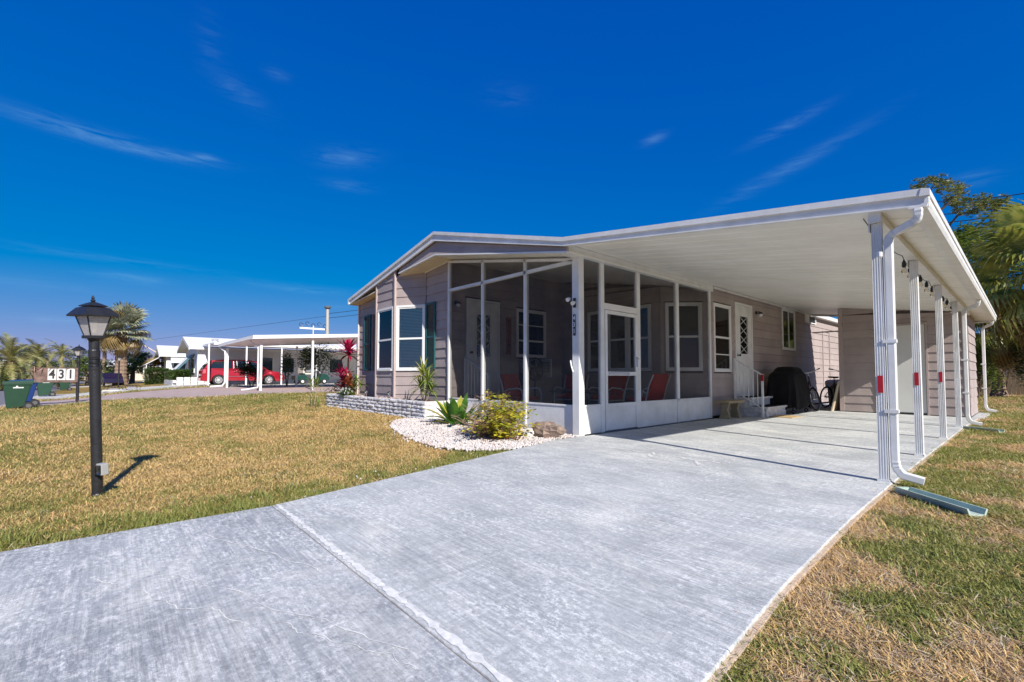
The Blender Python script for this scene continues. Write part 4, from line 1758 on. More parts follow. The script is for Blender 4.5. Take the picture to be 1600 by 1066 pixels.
for i in range(26):
    x = random.uniform(-13.3, -8.3)
    mb = MB()
    rock(mb, (x, random.uniform(4.95, 5.15), .42), random.uniform(.03, .065), i * 3.3)
    mb.build('edging_stone', M('grey_pink_stone', (.36, .28, .25), .85, 0, .3, 12, .5, 40), pl)
for i, x in enumerate((-11.35, -10.05)):
    t = thing('solar_light', ['small solar path light in the planter, nearer the red-leaved plants', 'small solar path light in the planter, below the wide bay pane'][i], 'path light', (x, 4.98, .40), group='solar lights in the planter')
    mb = MB()
    mb.lathe([(.008, 0), (.012, .10), (.03, .11), (.045, .15)], (0, 0, 0), 10)
    mb.build('stake', CHROME, t)
    mb = MB()
    mb.lathe([(.045, .15), (.06, .155), (.05, .175), (.02, .19)], (0, 0, 0), 12)
    mb.build('cap', BLACKM, t)


def in_poly(x, y, poly):
    c = False
    for i in range(len(poly)):
        (x0, y0), (x1, y1) = poly[i - 1], poly[i]
        if (y0 > y) != (y1 > y) and x < (x1 - x0) * (y - y0) / (y1 - y0) + x0:
            c = not c
    return c


BED = [(-4.72, 5.60), (-8.0, 5.60), (-8.04, 4.72), (-8.5, 4.6), (-8.2, 4.15), (-7.55, 3.75), (-6.9, 3.55), (-6.1, 3.38), (-5.3, 3.30), (-4.75, 3.45), (-4.45, 3.95), (-4.72, 5.1)]
mb = MB()
cx_, cy_ = -6.2, 4.7
xs = np.arange(-8.7, -4.2, .12)
ys = np.arange(3.2, 5.72, .12)
idx = {}
vs = []
for x in xs:
    for y in ys:
        if in_poly(x, y, BED):
            idx[(round(x, 3), round(y, 3))] = len(vs)
            vs.append((x, y, max(H(x, y), -.02) + .012 + .012 * noise.noise(Vector((x * 3, y * 3, 1)))))
fs = []
for x in xs:
    for y in ys:
        q = [(round(x, 3), round(y, 3)), (round(x + .12, 3), round(y, 3)), (round(x + .12, 3), round(y + .12, 3)), (round(x, 3), round(y + .12, 3))]
        if all(k in idx for k in q):
            fs.append(tuple(idx[k] for k in q))
mb.add(vs, fs)
structure(mb.build('gravel_bed', M('gravel_base', (.36, .31, .28), .9, 0, .3, 40, .5, 80)))

# ---------------------------------------------------------------- instancing of small stuff (stones, grass)
def scatter(name, pts, rots, scls, idxs, protos, kind='stuff'):
    """points carry rotation, scale and prototype index; geometry nodes puts the little meshes there"""
    coll = bpy.data.collections.new(name + '_sources')
    for i, (mbp, mt) in enumerate(protos):
        me = bpy.data.meshes.new('%s_source' % name)
        me.from_pydata([tuple(v) for v in mbp.v], [], mbp.f)
        me.materials.append(mt)
        o = bpy.data.objects.new('%s_source_%02d' % (name, i), me)
        coll.objects.link(o)
    me = bpy.data.meshes.new(name)
    n = len(pts)
    me.vertices.add(n)
    me.vertices.foreach_set('co', np.asarray(pts, dtype=np.float32).ravel())
    a = me.attributes.new('rot', 'FLOAT_VECTOR', 'POINT')
    a.data.foreach_set('vector', np.asarray(rots, dtype=np.float32).ravel())
    a = me.attributes.new('scl', 'FLOAT', 'POINT')
    a.data.foreach_set('value', np.asarray(scls, dtype=np.float32))
    a = me.attributes.new('pick', 'INT', 'POINT')
    a.data.foreach_set('value', np.asarray(idxs, dtype=np.int32))
    o = bpy.data.objects.new(name, me)
    COL.objects.link(o)
    o['kind'] = kind
    ng = bpy.data.node_groups.new(name, 'GeometryNodeTree')
    ng.interface.new_socket('Geometry', in_out='INPUT', socket_type='NodeSocketGeometry')
    ng.interface.new_socket('Geometry', in_out='OUTPUT', socket_type='NodeSocketGeometry')
    N, L = ng.nodes, ng.links
    gi, go = N.new('NodeGroupInput'), N.new('NodeGroupOutput')
    ip = N.new('GeometryNodeInstanceOnPoints')
    ci = N.new('GeometryNodeCollectionInfo')
    ci.inputs['Collection'].default_value = coll
    ci.inputs['Separate Children'].default_value = True
    ci.inputs['Reset Children'].default_value = True
    ip.inputs['Pick Instance'].default_value = True

    def na(nm, ty):
        q = N.new('GeometryNodeInputNamedAttribute')
        q.data_type = ty
        q.inputs['Name'].default_value = nm
        return q.outputs[0]
    L.new(gi.outputs[0], ip.inputs['Points'])
    L.new(ci.outputs[0], ip.inputs['Instance'])
    L.new(na('pick', 'INT'), ip.inputs['Instance Index'])
    L.new(na('rot', 'FLOAT_VECTOR'), ip.inputs['Rotation'])
    L.new(na('scl', 'FLOAT'), ip.inputs['Scale'])
    L.new(ip.outputs[0], go.inputs[0])
    md = o.modifiers.new('scatter', 'NODES')
    md.node_group = ng
    return o


rng = np.random.default_rng(5)
protos = []
for i in range(6):
    mb = MB()
    rock(mb, (0, 0, 0), 1, i * 7.7, (1, .75, .55), 6, 4)
    protos.append((mb, STONEW if i < 4 else (M('stone_tan', (.48, .36, .29), .8, 0, .2, 20) if i == 4 else M('stone_dark', (.20, .15, .13), .8, 0, .2, 20))))
pts, rots, scls, idxs = [], [], [], []
while len(pts) < 15000:
    x, y = rng.uniform(-8.7, -4.3), rng.uniform(3.2, 5.62)
    if not in_poly(x, y, BED):
        if rng.random() > .03 or not in_poly(x + .5 * (-6.2 - x) * .12, y + (4.5 - y) * .10, BED):
            continue
        x += rng.normal(0, .03)
        y += rng.normal(0, .03)
        if dleft(y) < x or y > 5.5:
            continue
    pts.append((x, y, max(H(x, y), -.02) + .018 + rng.uniform(0, .014)))
    rots.append((rng.uniform(0, 6), rng.uniform(0, 6), rng.uniform(0, 6)))
    scls.append(rng.uniform(.009, .023))
    idxs.append(int(rng.choice(6, p=[.21, .21, .21, .20, .11, .06])))
for i in range(26):     # a few chips strayed onto the lawn along the drive
    y = rng.uniform(.6, 3.6)
    x = dleft(y) - abs(rng.normal(.12, .25)) - .03
    pts.append((x, y, H(x, y) + .03))
    rots.append((rng.uniform(0, 6), rng.uniform(0, 6), 0))
    scls.append(rng.uniform(.006, .012))
    idxs.append(int(rng.integers(0, 4)))
scatter('white_gravel', pts, rots, scls, idxs, protos)

# dead leaves and bits lying on the white gravel
mb = MB()
rr = random.Random(31)
for i in range(260):
    x, y = rr.uniform(-8.5, -4.5), rr.uniform(3.4, 5.55)
    if not in_poly(x, y, BED):
        continue
    leaf_ribbon_ = [(x, y, max(H(x, y), -.02) + .036)]
    a = rr.uniform(0, 6.28)
    l_, w_ = rr.uniform(.02, .06), rr.uniform(.006, .016)
    c_ = Vector(leaf_ribbon_[0])
    u_ = Vector((math.cos(a), math.sin(a), rr.uniform(-.2, .3))) * l_
    v_ = Vector((-math.sin(a), math.cos(a), rr.uniform(-.3, .3))) * w_
    mb.add([c_, c_ + u_ * .5 + v_, c_ + u_, c_ + u_ * .5 - v_], [(0, 1, 2, 3)])
mb.build('leaf_litter', M('dead_leaf', (.24, .13, .075), .85, 0, .4, 30), None, kind='stuff')

# boulder at the end of the bed
mb = MB()
rock(mb, (0, 0, .10), .24, 4.2, (1.25, .6, .62), 14, 9)
tag(mb.build('boulder', M('brown_boulder', (.26, .19, .15), .9, 0, .35, 9, .8, 30), None), 'brown jagged boulder in the white gravel by the porch corner', 'boulder').location = (-4.98, 5.12, .0)
mb = MB()
rock(mb, (0, 0, .05), .15, 9.2, (1.1, .7, .55), 12, 8)
tag(mb.build('boulder', STONEW, None), 'small pale rock leaning on the brown boulder', 'boulder').location = (-5.28, 4.95, .0)

# ---------------------------------------------------------------- plant helpers
def leaf_ribbon(mb, base, direction, length, width, droop, n=5, fold=.25, taper=1.0):
    """arching leaf with a folded midrib"""
    base = Vector(base)
    d = Vector(direction).normalized()
    side = d.cross(Vector((0, 0, 1)))
    side = side.normalized() if side.length > .01 else Vector((1, 0, 0))
    pts = [base]
    dd = d.copy()
    for i in range(n):
        dd = (dd + Vector((0, 0, -droop / n))).normalized()
        pts.append(pts[-1] + dd * length / n)
    vs, fs = [], []
    for i, p in enumerate(pts):
        t = i / n
        w = width * (math.sin(math.pi * min(1, (t * .85 + .12))) ** taper) / 2
        if i == n:
            w *= .08
        nrm = Vector((0, 0, 1))
        vs += [p + side * w + nrm * w * fold, p, p - side * w + nrm * w * fold]
    for i in range(n):
        a = i * 3
        fs += [(a, a + 1, a + 4, a + 3), (a + 1, a + 2, a + 5, a + 4)]
    mb.add(vs, fs)


def rosette(mb, c, n, length, width, droop, up=(.2, 1.3), seed=0, fold=.2):
    rr = random.Random(seed)
    for i in range(n):
        a = i * 2.399 + rr.uniform(-.3, .3)
        t = i / n
        el = up[0] + (up[1] - up[0]) * t + rr.uniform(-.12, .12)
        d = Vector((math.cos(a) * math.cos(el), math.sin(a) * math.cos(el), math.sin(el)))
        leaf_ribbon(mb, Vector(c) + Vector((0, 0, .02 * t)), d, length * rr.uniform(.75, 1.15), width * rr.uniform(.8, 1.1), droop * rr.uniform(.6, 1.3), 4, fold)


DRG = leaf_mat('dracaena_green', (.10, .20, .03), (.30, .33, .06), 8)
DRY = leaf_mat('dracaena_yellow', (.25, .30, .04), (.45, .40, .08), 10)
TI_RED = leaf_mat('ti_red', (.20, .008, .03), (.42, .012, .075), 9, trans=.3)
TI_PINK = leaf_mat('ti_pink', (.50, .015, .10), (.55, .02, .08), 9, trans=.35)
TI_RUST = leaf_mat('ti_rust', (.25, .05, .02), (.36, .12, .05), 9)
LILY = leaf_mat('lily_leaf', (.05, .16, .02), (.13, .27, .04), 9, .35)
LILYY = leaf_mat('lily_yellow_leaf', (.34, .36, .04), (.52, .44, .06), 9, .35)
CROTON_Y = leaf_mat('croton_yellow', (.46, .42, .03), (.66, .55, .05), 12)
CROTON_G = leaf_mat('croton_green', (.20, .29, .03), (.42, .42, .04), 12)
DRYTWIG = M('dry_twig', (.36, .22, .17), .9, 0, .25, 20)
STEM = M('pale_stem', (.34, .26, .18), .8, 0, .2, 14)
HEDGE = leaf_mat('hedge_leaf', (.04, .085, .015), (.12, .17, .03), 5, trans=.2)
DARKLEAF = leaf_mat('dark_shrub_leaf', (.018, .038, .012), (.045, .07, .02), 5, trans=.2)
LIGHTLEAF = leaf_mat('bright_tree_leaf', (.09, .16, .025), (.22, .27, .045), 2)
BISM = leaf_mat('silver_palm_leaf', (.20, .23, .16), (.44, .43, .28), 2.5, trans=.2)
DATE = leaf_mat('date_palm_leaf', (.17, .20, .06), (.42, .36, .15), 1.5, trans=.25)
SABAL = leaf_mat('sabal_leaf', (.12, .165, .03), (.40, .39, .08), 3.5, trans=.35)
SABALDRY = leaf_mat('sabal_dry_leaf', (.20, .13, .05), (.36, .26, .10), 1.5)
PINE = leaf_mat('pine_needles', (.13, .17, .035), (.30, .30, .08), 1.2, trans=.15)
FLOWERW = M('white_petals', (.8, .8, .78), .6)


def stems_plant(name, label, cat, loc, heads, stems=None, leafm=DRG, width=.025, length=.4, n=26, droop=.9, group=None):
    t = thing(name, label, cat, loc, 0, group)
    for k, h in enumerate(heads):
        (hx, hy, hz), ln, mt = h[0], h[1], h[2]
        mb = MB()
        p0 = Vector((hx * .3, hy * .3, -.03))
        p1 = Vector((hx, hy, hz))
        mb.tube([p0, p0.lerp(p1, .5) + Vector((hx * .1, 0, 0)), p1], [.016, .013, .012], 6)
        s_ = mb.build('stem', STEM, t)
        mb = MB()
        rosette(mb, p1, n, ln, width, droop, seed=k * 13 + int(hz * 100), up=(-.15, 1.35))
        mb.build('leaves', mt, t, smooth=False)
    return t


# spiky dracaena in front of the bay, smaller one at the house corner, thin ones in the lawn
stems_plant('dracaena', 'green spiky dracaena on bare stems at the right end of the planter', 'plant', (-8.62, 5.05, .42),
            [((.0, .0, .56), .42, DRY), ((.26, -.05, .42), .44, DRG), ((-.10, .0, .26), .34, DRG), ((.15, .1, .22), .30, DRG)], n=40, width=.034)
stems_plant('dracaena', 'small spiky dracaena in the planter by the house corner post', 'plant', (-12.0, 5.0, .42),
            [((.0, .0, .42), .26, DRG), ((.12, .05, .30), .24, DRG), ((-.1, 0, .25), .22, DRG)], n=26)
stems_plant('dracaena', 'thin twin-stemmed spiky plant on the lawn left of the planter', 'plant', (-13.25, 4.25, .06),
            [((-.12, .0, .66), .32, DRY), ((.20, .05, .64), .34, DRG), ((.0, .05, .12), .22, DRG), ((-.2, .05, .10), .2, DRG), ((.18, .1, .10), .2, DRG)], n=24, width=.022)
ti = thing('ti_plant', 'tall red and pink ti plant at the left end of the planter', 'plant', (-12.65, 4.98, .42))
for (hx, hy, hz, ln, mt, n_) in ((.05, 0, 1.28, .42, TI_PINK, 18), (.05, .02, 1.16, .46, TI_RED, 16), (-.45, 0, .62, .32, TI_PINK, 9), (-.05, 0, .60, .32, TI_PINK, 9),
                                 (-.40, .05, .42, .32, TI_RED, 14), (-.15, .05, .38, .32, TI_RED, 14), (.12, .0, .38, .30, TI_RUST, 14), (.25, .05, .22, .28, TI_RUST, 12), (-.3, 0, .2, .26, TI_RED, 10)):
    mb = MB()
    mb.tube([(hx * .4, hy, -.02), (hx * .8, hy, hz * .5), (hx, hy, hz)], .018, 6)
    mb.build('stem', M('ti_stem', (.42, .24, .17), .8, 0, .2, 12), ti)
    mb = MB()
    rosette(mb, (hx, hy, hz - .05), int(n_ * 1.6), ln, .085, .7, up=(.1, 1.45), seed=int(hz * 77))
    mb.build('leaves', mt, ti)
fl = thing('flower_clump', 'low clump of white flowers at the planter corner under the ti plant', 'flowers', (-12.35, 4.86, .40))
mb = MB()
rr = random.Random(3)


def leaf_quads(mb, c, rad, n, size, rr, shell=.0, flat=.5):
    """n small leaf-shaped quads inside an ellipsoid"""
    c = Vector(c)
    for _ in range(n):
        while True:
            p = Vector((rr.uniform(-1, 1), rr.uniform(-1, 1), rr.uniform(-1, 1)))
            if shell <= p.length <= 1:
                break
        p = Vector((p.x * rad[0], p.y * rad[1], p.z * rad[2])) + c
        a = rr.uniform(0, 6.283)
        u = Vector((math.cos(a), math.sin(a), rr.uniform(-flat, flat))).normalized()
        v = u.cross(Vector((rr.uniform(-.5, .5), rr.uniform(-.5, .5), 1))).normalized()
        s = size * rr.uniform(.6, 1.3)
        mb.add([p, p + u * s * .5 + v * s * .3, p + u * s, p + u * s * .5 - v * s * .3], [(0, 1, 2, 3)])


leaf_quads(mb, (0, 0, .08), (.36, .18, .16), 700, .06, rr)
mb.build('leaves', LIGHTLEAF, fl)
mb = MB()
for _ in range(34):
    p = Vector((rr.uniform(-.33, .33), rr.uniform(-.17, .05), .10 + rr.uniform(.0, .13)))
    for k in range(5):
        a = k * 1.257
        mb.add([p, p + Vector((math.cos(a) * .03, -.012, math.sin(a) * .03)), p + Vector((math.cos(a + .6) * .034, -.016, math.sin(a + .6) * .034)), p + Vector((math.cos(a + 1.2) * .03, -.012, math.sin(a + 1.2) * .03))], [(0, 1, 2, 3)])
mb.build('flowers', FLOWERW, fl)
# broad-leaved lily in the gravel: every leaf its own part
ly = thing('broad_leaf_lily', 'dark green broad-leaved plant in the white gravel left of the yellow bush', 'plant', (-6.95, 4.78, .06))
rr = random.Random(11)
for i in range(30):
    a = i * 2.4 + rr.uniform(-.4, .4)
    el = .50 + .95 * (i / 30) + rr.uniform(-.1, .1)
    d = (math.cos(a) * math.cos(el), math.sin(a) * math.cos(el), math.sin(el))
    mb = MB()
    leaf_ribbon(mb, (math.cos(a) * .10, math.sin(a) * .10, .0), d, rr.uniform(.42, .66), rr.uniform(.11, .17), rr.uniform(.1, .9), 6, .3)
    mb.build('leaf', LILYY if i % 5 == 2 else LILY, ly, smooth=True)
for i in range(7):
    a = 2.7 + rr.uniform(-.4, .5)
    mb = MB()
    leaf_ribbon(mb, (-.1, -.05, .05), (math.cos(a), math.sin(a), .35), rr.uniform(.35, .55), .06, .8, 6, .3)
    mb.build('leaf', DRG, ly)
mb = MB()
for i in range(14):
    a = rr.uniform(0, 6.28)
    leaf_ribbon(mb, (math.cos(a) * .05, math.sin(a) * .05, .02), (math.cos(a), math.sin(a), .2), .22, .05, .6, 4, .2)
mb.build('dead_leaves', TI_RUST, ly)
# yellow bush with dry twigs
cr_ = thing('yellow_bush', 'yellow-green leafy bush with bare pinkish twigs in the white gravel', 'bush', (-5.45, 4.42, .0))
rr = random.Random(21)
tw = MB()
lg = MB()
ly2 = MB()
for i in range(150):
    a = rr.uniform(0, 6.283)
    el = rr.uniform(.15, 1.35)
    ln = rr.uniform(.35, .72) * (1.0 if math.cos(a) > -.3 else .85)
    d = Vector((math.cos(a) * math.cos(el), math.sin(a) * math.cos(el), math.sin(el)))
    p = Vector((rr.uniform(-.08, .08), rr.uniform(-.08, .08), .02))
    pts_ = [p]
    for k in range(4):
        d = (d + Vector((rr.uniform(-.22, .22), rr.uniform(-.22, .22), rr.uniform(-.05, .12)))).normalized()
        pts_.append(pts_[-1] + d * ln / 4)
    tw.tube(pts_, [.007, .006, .005, .003, .002], 4, False)
    bare = d.x * .66 - .75 * d.y
    leafy = (pts_[-1].x * .66 + pts_[-1].y * .75) > -.12
    for q in pts_[2:]:
        for _ in range(3):
            a2 = rr.uniform(0, 6.28)
            tw.tube([q, q + Vector((math.cos(a2), math.sin(a2), rr.uniform(.2, 1))).normalized() * rr.uniform(.05, .13)], .0022, 3, False)
        if leafy or rr.random() < .2:
            leaf_quads(ly2 if rr.random() < .64 else lg, q, (.085, .085, .085), 13, .070, rr)
tw.build('twigs', DRYTWIG, cr_, kind='stuff')
lg.build('green_leaves', CROTON_G, cr_, kind='stuff')
ly2.build('yellow_leaves', CROTON_Y, cr_, kind='stuff')
mb = MB()
for i in range(60):
    p = Vector((rr.uniform(-.55, .5), rr.uniform(-.4, .2), .05))
    leaf_ribbon(mb, p, (rr.uniform(-1, 1), rr.uniform(-1, 1), .1), .09, .03, .3, 3, .1)
mb.build('fallen_leaves', TI_RUST, cr_, kind='stuff')

# ---------------------------------------------------------------- lamp posts
def lamp_post(label, loc, scale=1.0, h=1.26, rot=.35, lean=(0, 0), detail=True, outlet=False, glow=False):
    t = thing('lamp_post', label, 'lamp post', loc, 0)
    t.rotation_euler = (lean[0], lean[1], rot)
    t.scale = (scale,) * 3
    mb = MB()
    mb.lathe([(.041, -.1), (.041, .02), (.037, .03), (.0365, h * .5), (.036, h * .80), (.039, h * .805), (.039, h * .82), (.034, h * .825), (.034, h - .16), (.038, h - .15), (.039, h - .10), (.034, h - .09), (.034, h - .02), (.044, h)], (0, 0, 0), 24)
    mb.build('post', BLACKM, t, smooth=False)
    if detail:
        mb = MB()
        for k in range(4):
            z = h * .83 + k * .018
            mb.torus((0, 0, z), .037 + .002 * (k % 2), .0035, Matrix.Rotation(.12 * (-1) ** k, 3, 'X'), 18, 5)
        mb.tube([(-.05, 0, h * .87), (-.10, .02, h * .875), (-.15, .0, h * .87), (-.2, .03, h * .86)], .003, 4)
        mb.tube([(-.05, 0, h * .84), (-.09, -.02, h * .85), (-.05, -.05, h * .83)], .003, 4)
        mb.build('wire_wrap', BLACKM, t)
    # lantern: square, tapered glass between four bars
    z0, z1 = h + .025, h + .20
    b0, b1 = .044, .083
    mb = MB()
    for zz0, zz1, w in ((h, h + .025, b0 + .012),):
        mb.box(-w, w, -w, w, zz0, zz1)
    cage = mb.build('lantern_base', BLACKM, t, bevel=.003)
    mb = MB()
    for sx in (-1, 1):
        for sy in (-1, 1):
            mb.tube([(sx * b0, sy * b0, z0), (sx * b1, sy * b1, z1)], .006, 4)
    mb.build('lantern_bar', BLACKM, cage)
    FROST = bpy.data.materials.get('frosted_glass') or frosted()
    for (sx, sy) in ((1, 0), (-1, 0), (0, 1), (0, -1)):
        mb = MB()
        def cn(b, z, s):
            return (sx * b if sx else s * b, sy * b if sy else s * b, z)
        p = [cn(b0, z0, -.93), cn(b0, z0, .93), cn(b1, z1, .93), cn(b1, z1, -.93)]
        q = [(x * .97, y * .97, z) for x, y, z in p]
        mb.hexa(q + p)
        mb.build('pane', FROST, cage)
    mb = MB()
    mb.lathe([(.012, h + .03), (.012, h + .06), (.018, h + .07), (.020, h + .15), (.012, h + .18)], (0, 0, 0), 12)
    bl = mb.build('bulb', M('bulb_cream', (.85, .80, .55), .3), cage, smooth=True)
    mb = MB()
    c4 = R(45)
    s2 = math.sqrt(2)
    mb.lathe([(.118 * s2, z1 - .022), (.121 * s2, z1 - .012), (.078 * s2, z1 + .048), (.052 * s2, z1 + .058)], (0, 0, 0), 4, None, c4)
    mb.lathe([(.064 * s2, z1 + .060), (.067 * s2, z1 + .066), (.035 * s2, z1 + .086), (.010, z1 + .100)], (0, 0, 0), 4, None, c4)
    mb.lathe([(.010, z1 + .098), (.018, z1 + .108), (.008, z1 + .122), (.012, z1 + .130), (.002, z1 + .152)], (0, 0, 0), 10)
    mb.build('lantern_roof', BLACKM, t)
    if outlet:
        mb = MB()
        mb.box(.036, .11, -.025, .025, .19, .28)
        ob = mb.build('outlet_box', M('grey_outlet', (.34, .34, .33), .5), t, bevel=.004)
        mb = MB()
        mb.box(.046, .10, -.045, -.025, .20, .27)
        mb.build('clear_cover', glass_mat('clear_plastic', (.85, .88, .9)), ob)
    return t


def frosted():
    m, N, L, b = node_mat('frosted_glass')
    b.inputs['Base Color'].default_value = (.72, .68, .66, 1)
    b.inputs['Roughness'].default_value = .35
    b.inputs['Transmission Weight'].default_value = .0
    out = N['Material Output']
    tl = N.new('ShaderNodeBsdfTranslucent')
    tl.inputs[0].default_value = (.85, .82, .8, 1)
    tp = N.new('ShaderNodeBsdfTransparent')
    m1 = N.new('ShaderNodeMixShader')
    m1.inputs[0].default_value = .45
    L.new(b.outputs[0], m1.inputs[1])
    L.new(tl.outputs[0], m1.inputs[2])
    m2 = N.new('ShaderNodeMixShader')
    m2.inputs[0].default_value = .5
    L.new(m1.outputs[0], m2.inputs[1])
    L.new(tp.outputs[0], m2.inputs[2])
    L.new(m2.outputs[0], out.inputs['Surface'])
    return m


# lean: the near post tips about three degrees to the left
ln_ = R(-3.6)
lamp_post('large black lantern lamp post leaning on the lawn nearest the driveway', (-5.10, -.055, -.04), 1.0, 1.30, R(62), (0, 0), True, True).rotation_euler = (Matrix.Rotation(ln_, 3, Vector((.75, -.66, 0)).normalized().cross(Vector((0, 0, 1)))).to_3x3() @ Matrix.Rotation(R(28), 3, 'Z')).to_euler()
lp2 = lamp_post('black lantern lamp post holding the 431 house number sign', (-25.85, -1.0, H(-25.85, -1.0) - .02), 1.42, 1.36, R(60))
sg = thing('house_number_sign', 'white 431 number tiles on a brown board hung from the lamp post', 'sign', (-25.78, -1.05, 1.03))
mb = MB()
mb.box(-.03, .0, -1.20, .05, -.33, .26)
mb.v = [(x, y, z - .10 * (y + .6) * 0) for x, y, z in mb.v]
mb.build('board', M('worn_brown_board', (.16, .10, .08), .8, 0, .5, 6, .3, 30), sg, bevel=.01)
mb = MB()
rr = random.Random(4)
for i in range(30):
    p = Vector((.02, rr.uniform(-1.3, -.1), .25 + rr.uniform(-.02, .1)))
    leaf_ribbon(mb, p, (rr.uniform(-.3, .3), rr.uniform(-1, 1), rr.uniform(-.3, 1)), .25, .03, .8, 3, .2)
mb.build('dry_vine', DRYTWIG, sg)
for i, ch in enumerate('431'):
    mb = MB()
    y0 = -.70 + i * .265
    mb.box(.002, .02, y0 - .125, y0 + .125, -.24, .22)
    tile = mb.build('number_tile', M('tile_white', (.60, .59, .57), .4), sg, bevel=.006)
    text_mesh(ch, .50, M('numeral_black', (.015, .015, .018), .5), tile,
              Matrix.Translation((.026, y0, -.01)) @ Matrix.Rotation(R(90), 4, 'Z') @ Matrix.Rotation(R(90), 4, 'X'), .003, .012, sx=.72)
lamp_post('small distant black lamp post beside the silver palm', (-48.5, .5, H(-48.5, .5) - .02), 1.5, 1.42, 0, detail=False)

# ---------------------------------------------------------------- splash troughs
for (lbl, x, y, rz, s) in (('pale green plastic splash trough on the grass by the first carport post', -.735, 4.99, R(-44), 1.0), ('green plastic splash trough half hidden in grass by the last carport post', -.80, 11.9, R(-38), .9)):
    t = thing('splash_trough', lbl, 'drain trough', (x, y, -.02), rz, group='splash troughs beside the carport')
    mb = MB()
    prof = [(-.055, .0), (.055, .0), (.072, .05), (.060, .05), (.046, .012), (-.046, .012), (-.060, .05), (-.072, .05)]
    mb.prism([(a * s, b) for a, b in prof], .03, .66 * s, 'x')
    mb.v = [(x_, y_ * (.85 + .15 * x_ / .8), z_) for x_, y_, z_ in mb.v]
    mb.build('channel', TEALP, t)
    mb = MB()
    mb.box(.0, .03, -.05 * s, .05 * s, 0, .045)
    mb.build('end_wall', TEALP, t)

# ---------------------------------------------------------------- wheelie bins
def bin_(label, loc, rotz, mt, scale=1.0, mark=True, group='wheeled bins set out along the street'):
    t = thing('wheelie_bin', label, 'bin', loc, rotz, group)
    t.scale = (scale,) * 3
    mb = MB()
    mb.hexa([(-.20, -.24, .04), (.20, -.24, .04), (.20, .20, .10), (-.20, .20, .10),
             (-.29, -.34, .98), (.29, -.34, .98), (.29, .38, .98), (-.29, .38, .98)])
    mb.build('body', mt, t, bevel=.03)
    mb = MB()
    mb.box(-.305, .305, -.355, .395, .90, .985)
    mb.build('rim', mt, t, bevel=.012)
    mb = MB()
    mb.hexa([(-.325, -.38, .99), (.325, -.38, .99), (.325, .42, .99), (-.325, .42, .99), (-.29, -.35, 1.03), (.29, -.35, 1.03), (.27, .40, 1.07), (-.27, .40, 1.07)])
    lid = mb.build('lid', mt, t, bevel=.012)
    mb = MB()
    mb.tube([(-.25, .44, .96), (-.25, .48, 1.0), (.25, .48, 1.0), (.25, .44, .96)], .016, 6)
    mb.build('handle', mt, t)
    for s in (-1, 1):
        mb = MB()
        mb.lathe([(.14, -.03), (.14, .03)], (s * .27, .30, .14), 18, Matrix.Rotation(R(90), 3, 'Y'))
        w = mb.build('wheel', RUBBER, t, bevel=.01)
        mb = MB()
        mb.lathe([(.075, -.035), (.075, .035)], (s * .27, .30, .14), 12, Matrix.Rotation(R(90), 3, 'Y'))
        mb.build('hub', M('grey_hub', (.10, .10, .10), .6), w)
    if mark:
        mb = MB()
        for xx in (.281,):
            mb.hexa([(xx - .012, -.10, .78), (xx - .004, -.10, .78), (xx - .004, .16, .78), (xx - .012, .16, .78), (xx - .004, -.10, .82), (xx + .004, -.10, .82), (xx + .004, .16, .82), (xx - .004, .16, .82)])
            mb.hexa([(xx - .004, -.04, .82), (xx + .003, -.04, .82), (xx + .003, .03, .82), (xx - .004, .03, .82), (xx, -.02, .87), (xx + .006, -.02, .87), (xx + .006, .01, .87), (xx, .01, .87)])
        mb.build('white_emblem', M('emblem_white', (.75, .76, .75), .5), t)
    return t


def gz(x, y, o=0):
    return (x, y, H(x, y) + o)


bin_('green wheeled bin with white emblem, nearest at the left edge', gz(-24.4, -2.55), R(8), GREENP, 1.0)
bin_('blue wheeled bin right behind the nearest green one', gz(-26.6, -2.60), R(10), BLUEP, 1.02, False)
bin_('second green wheeled bin beyond the blue one', gz(-38.5, -2.9), R(8), GREENP, 1.05)
bin_('third green wheeled bin, small and half hidden by the number sign', gz(-54, -2.9), R(8), GREENP, 1.0, False)
bin_('tiny far blue bin beneath the date palm', gz(-60, -6.2 + 0), R(20), BLUEP, 1.0, False)
bin_('tiny far green bin at the date palm trunk', gz(-58, -8.3), R(20), GREENP, 1.0, False)


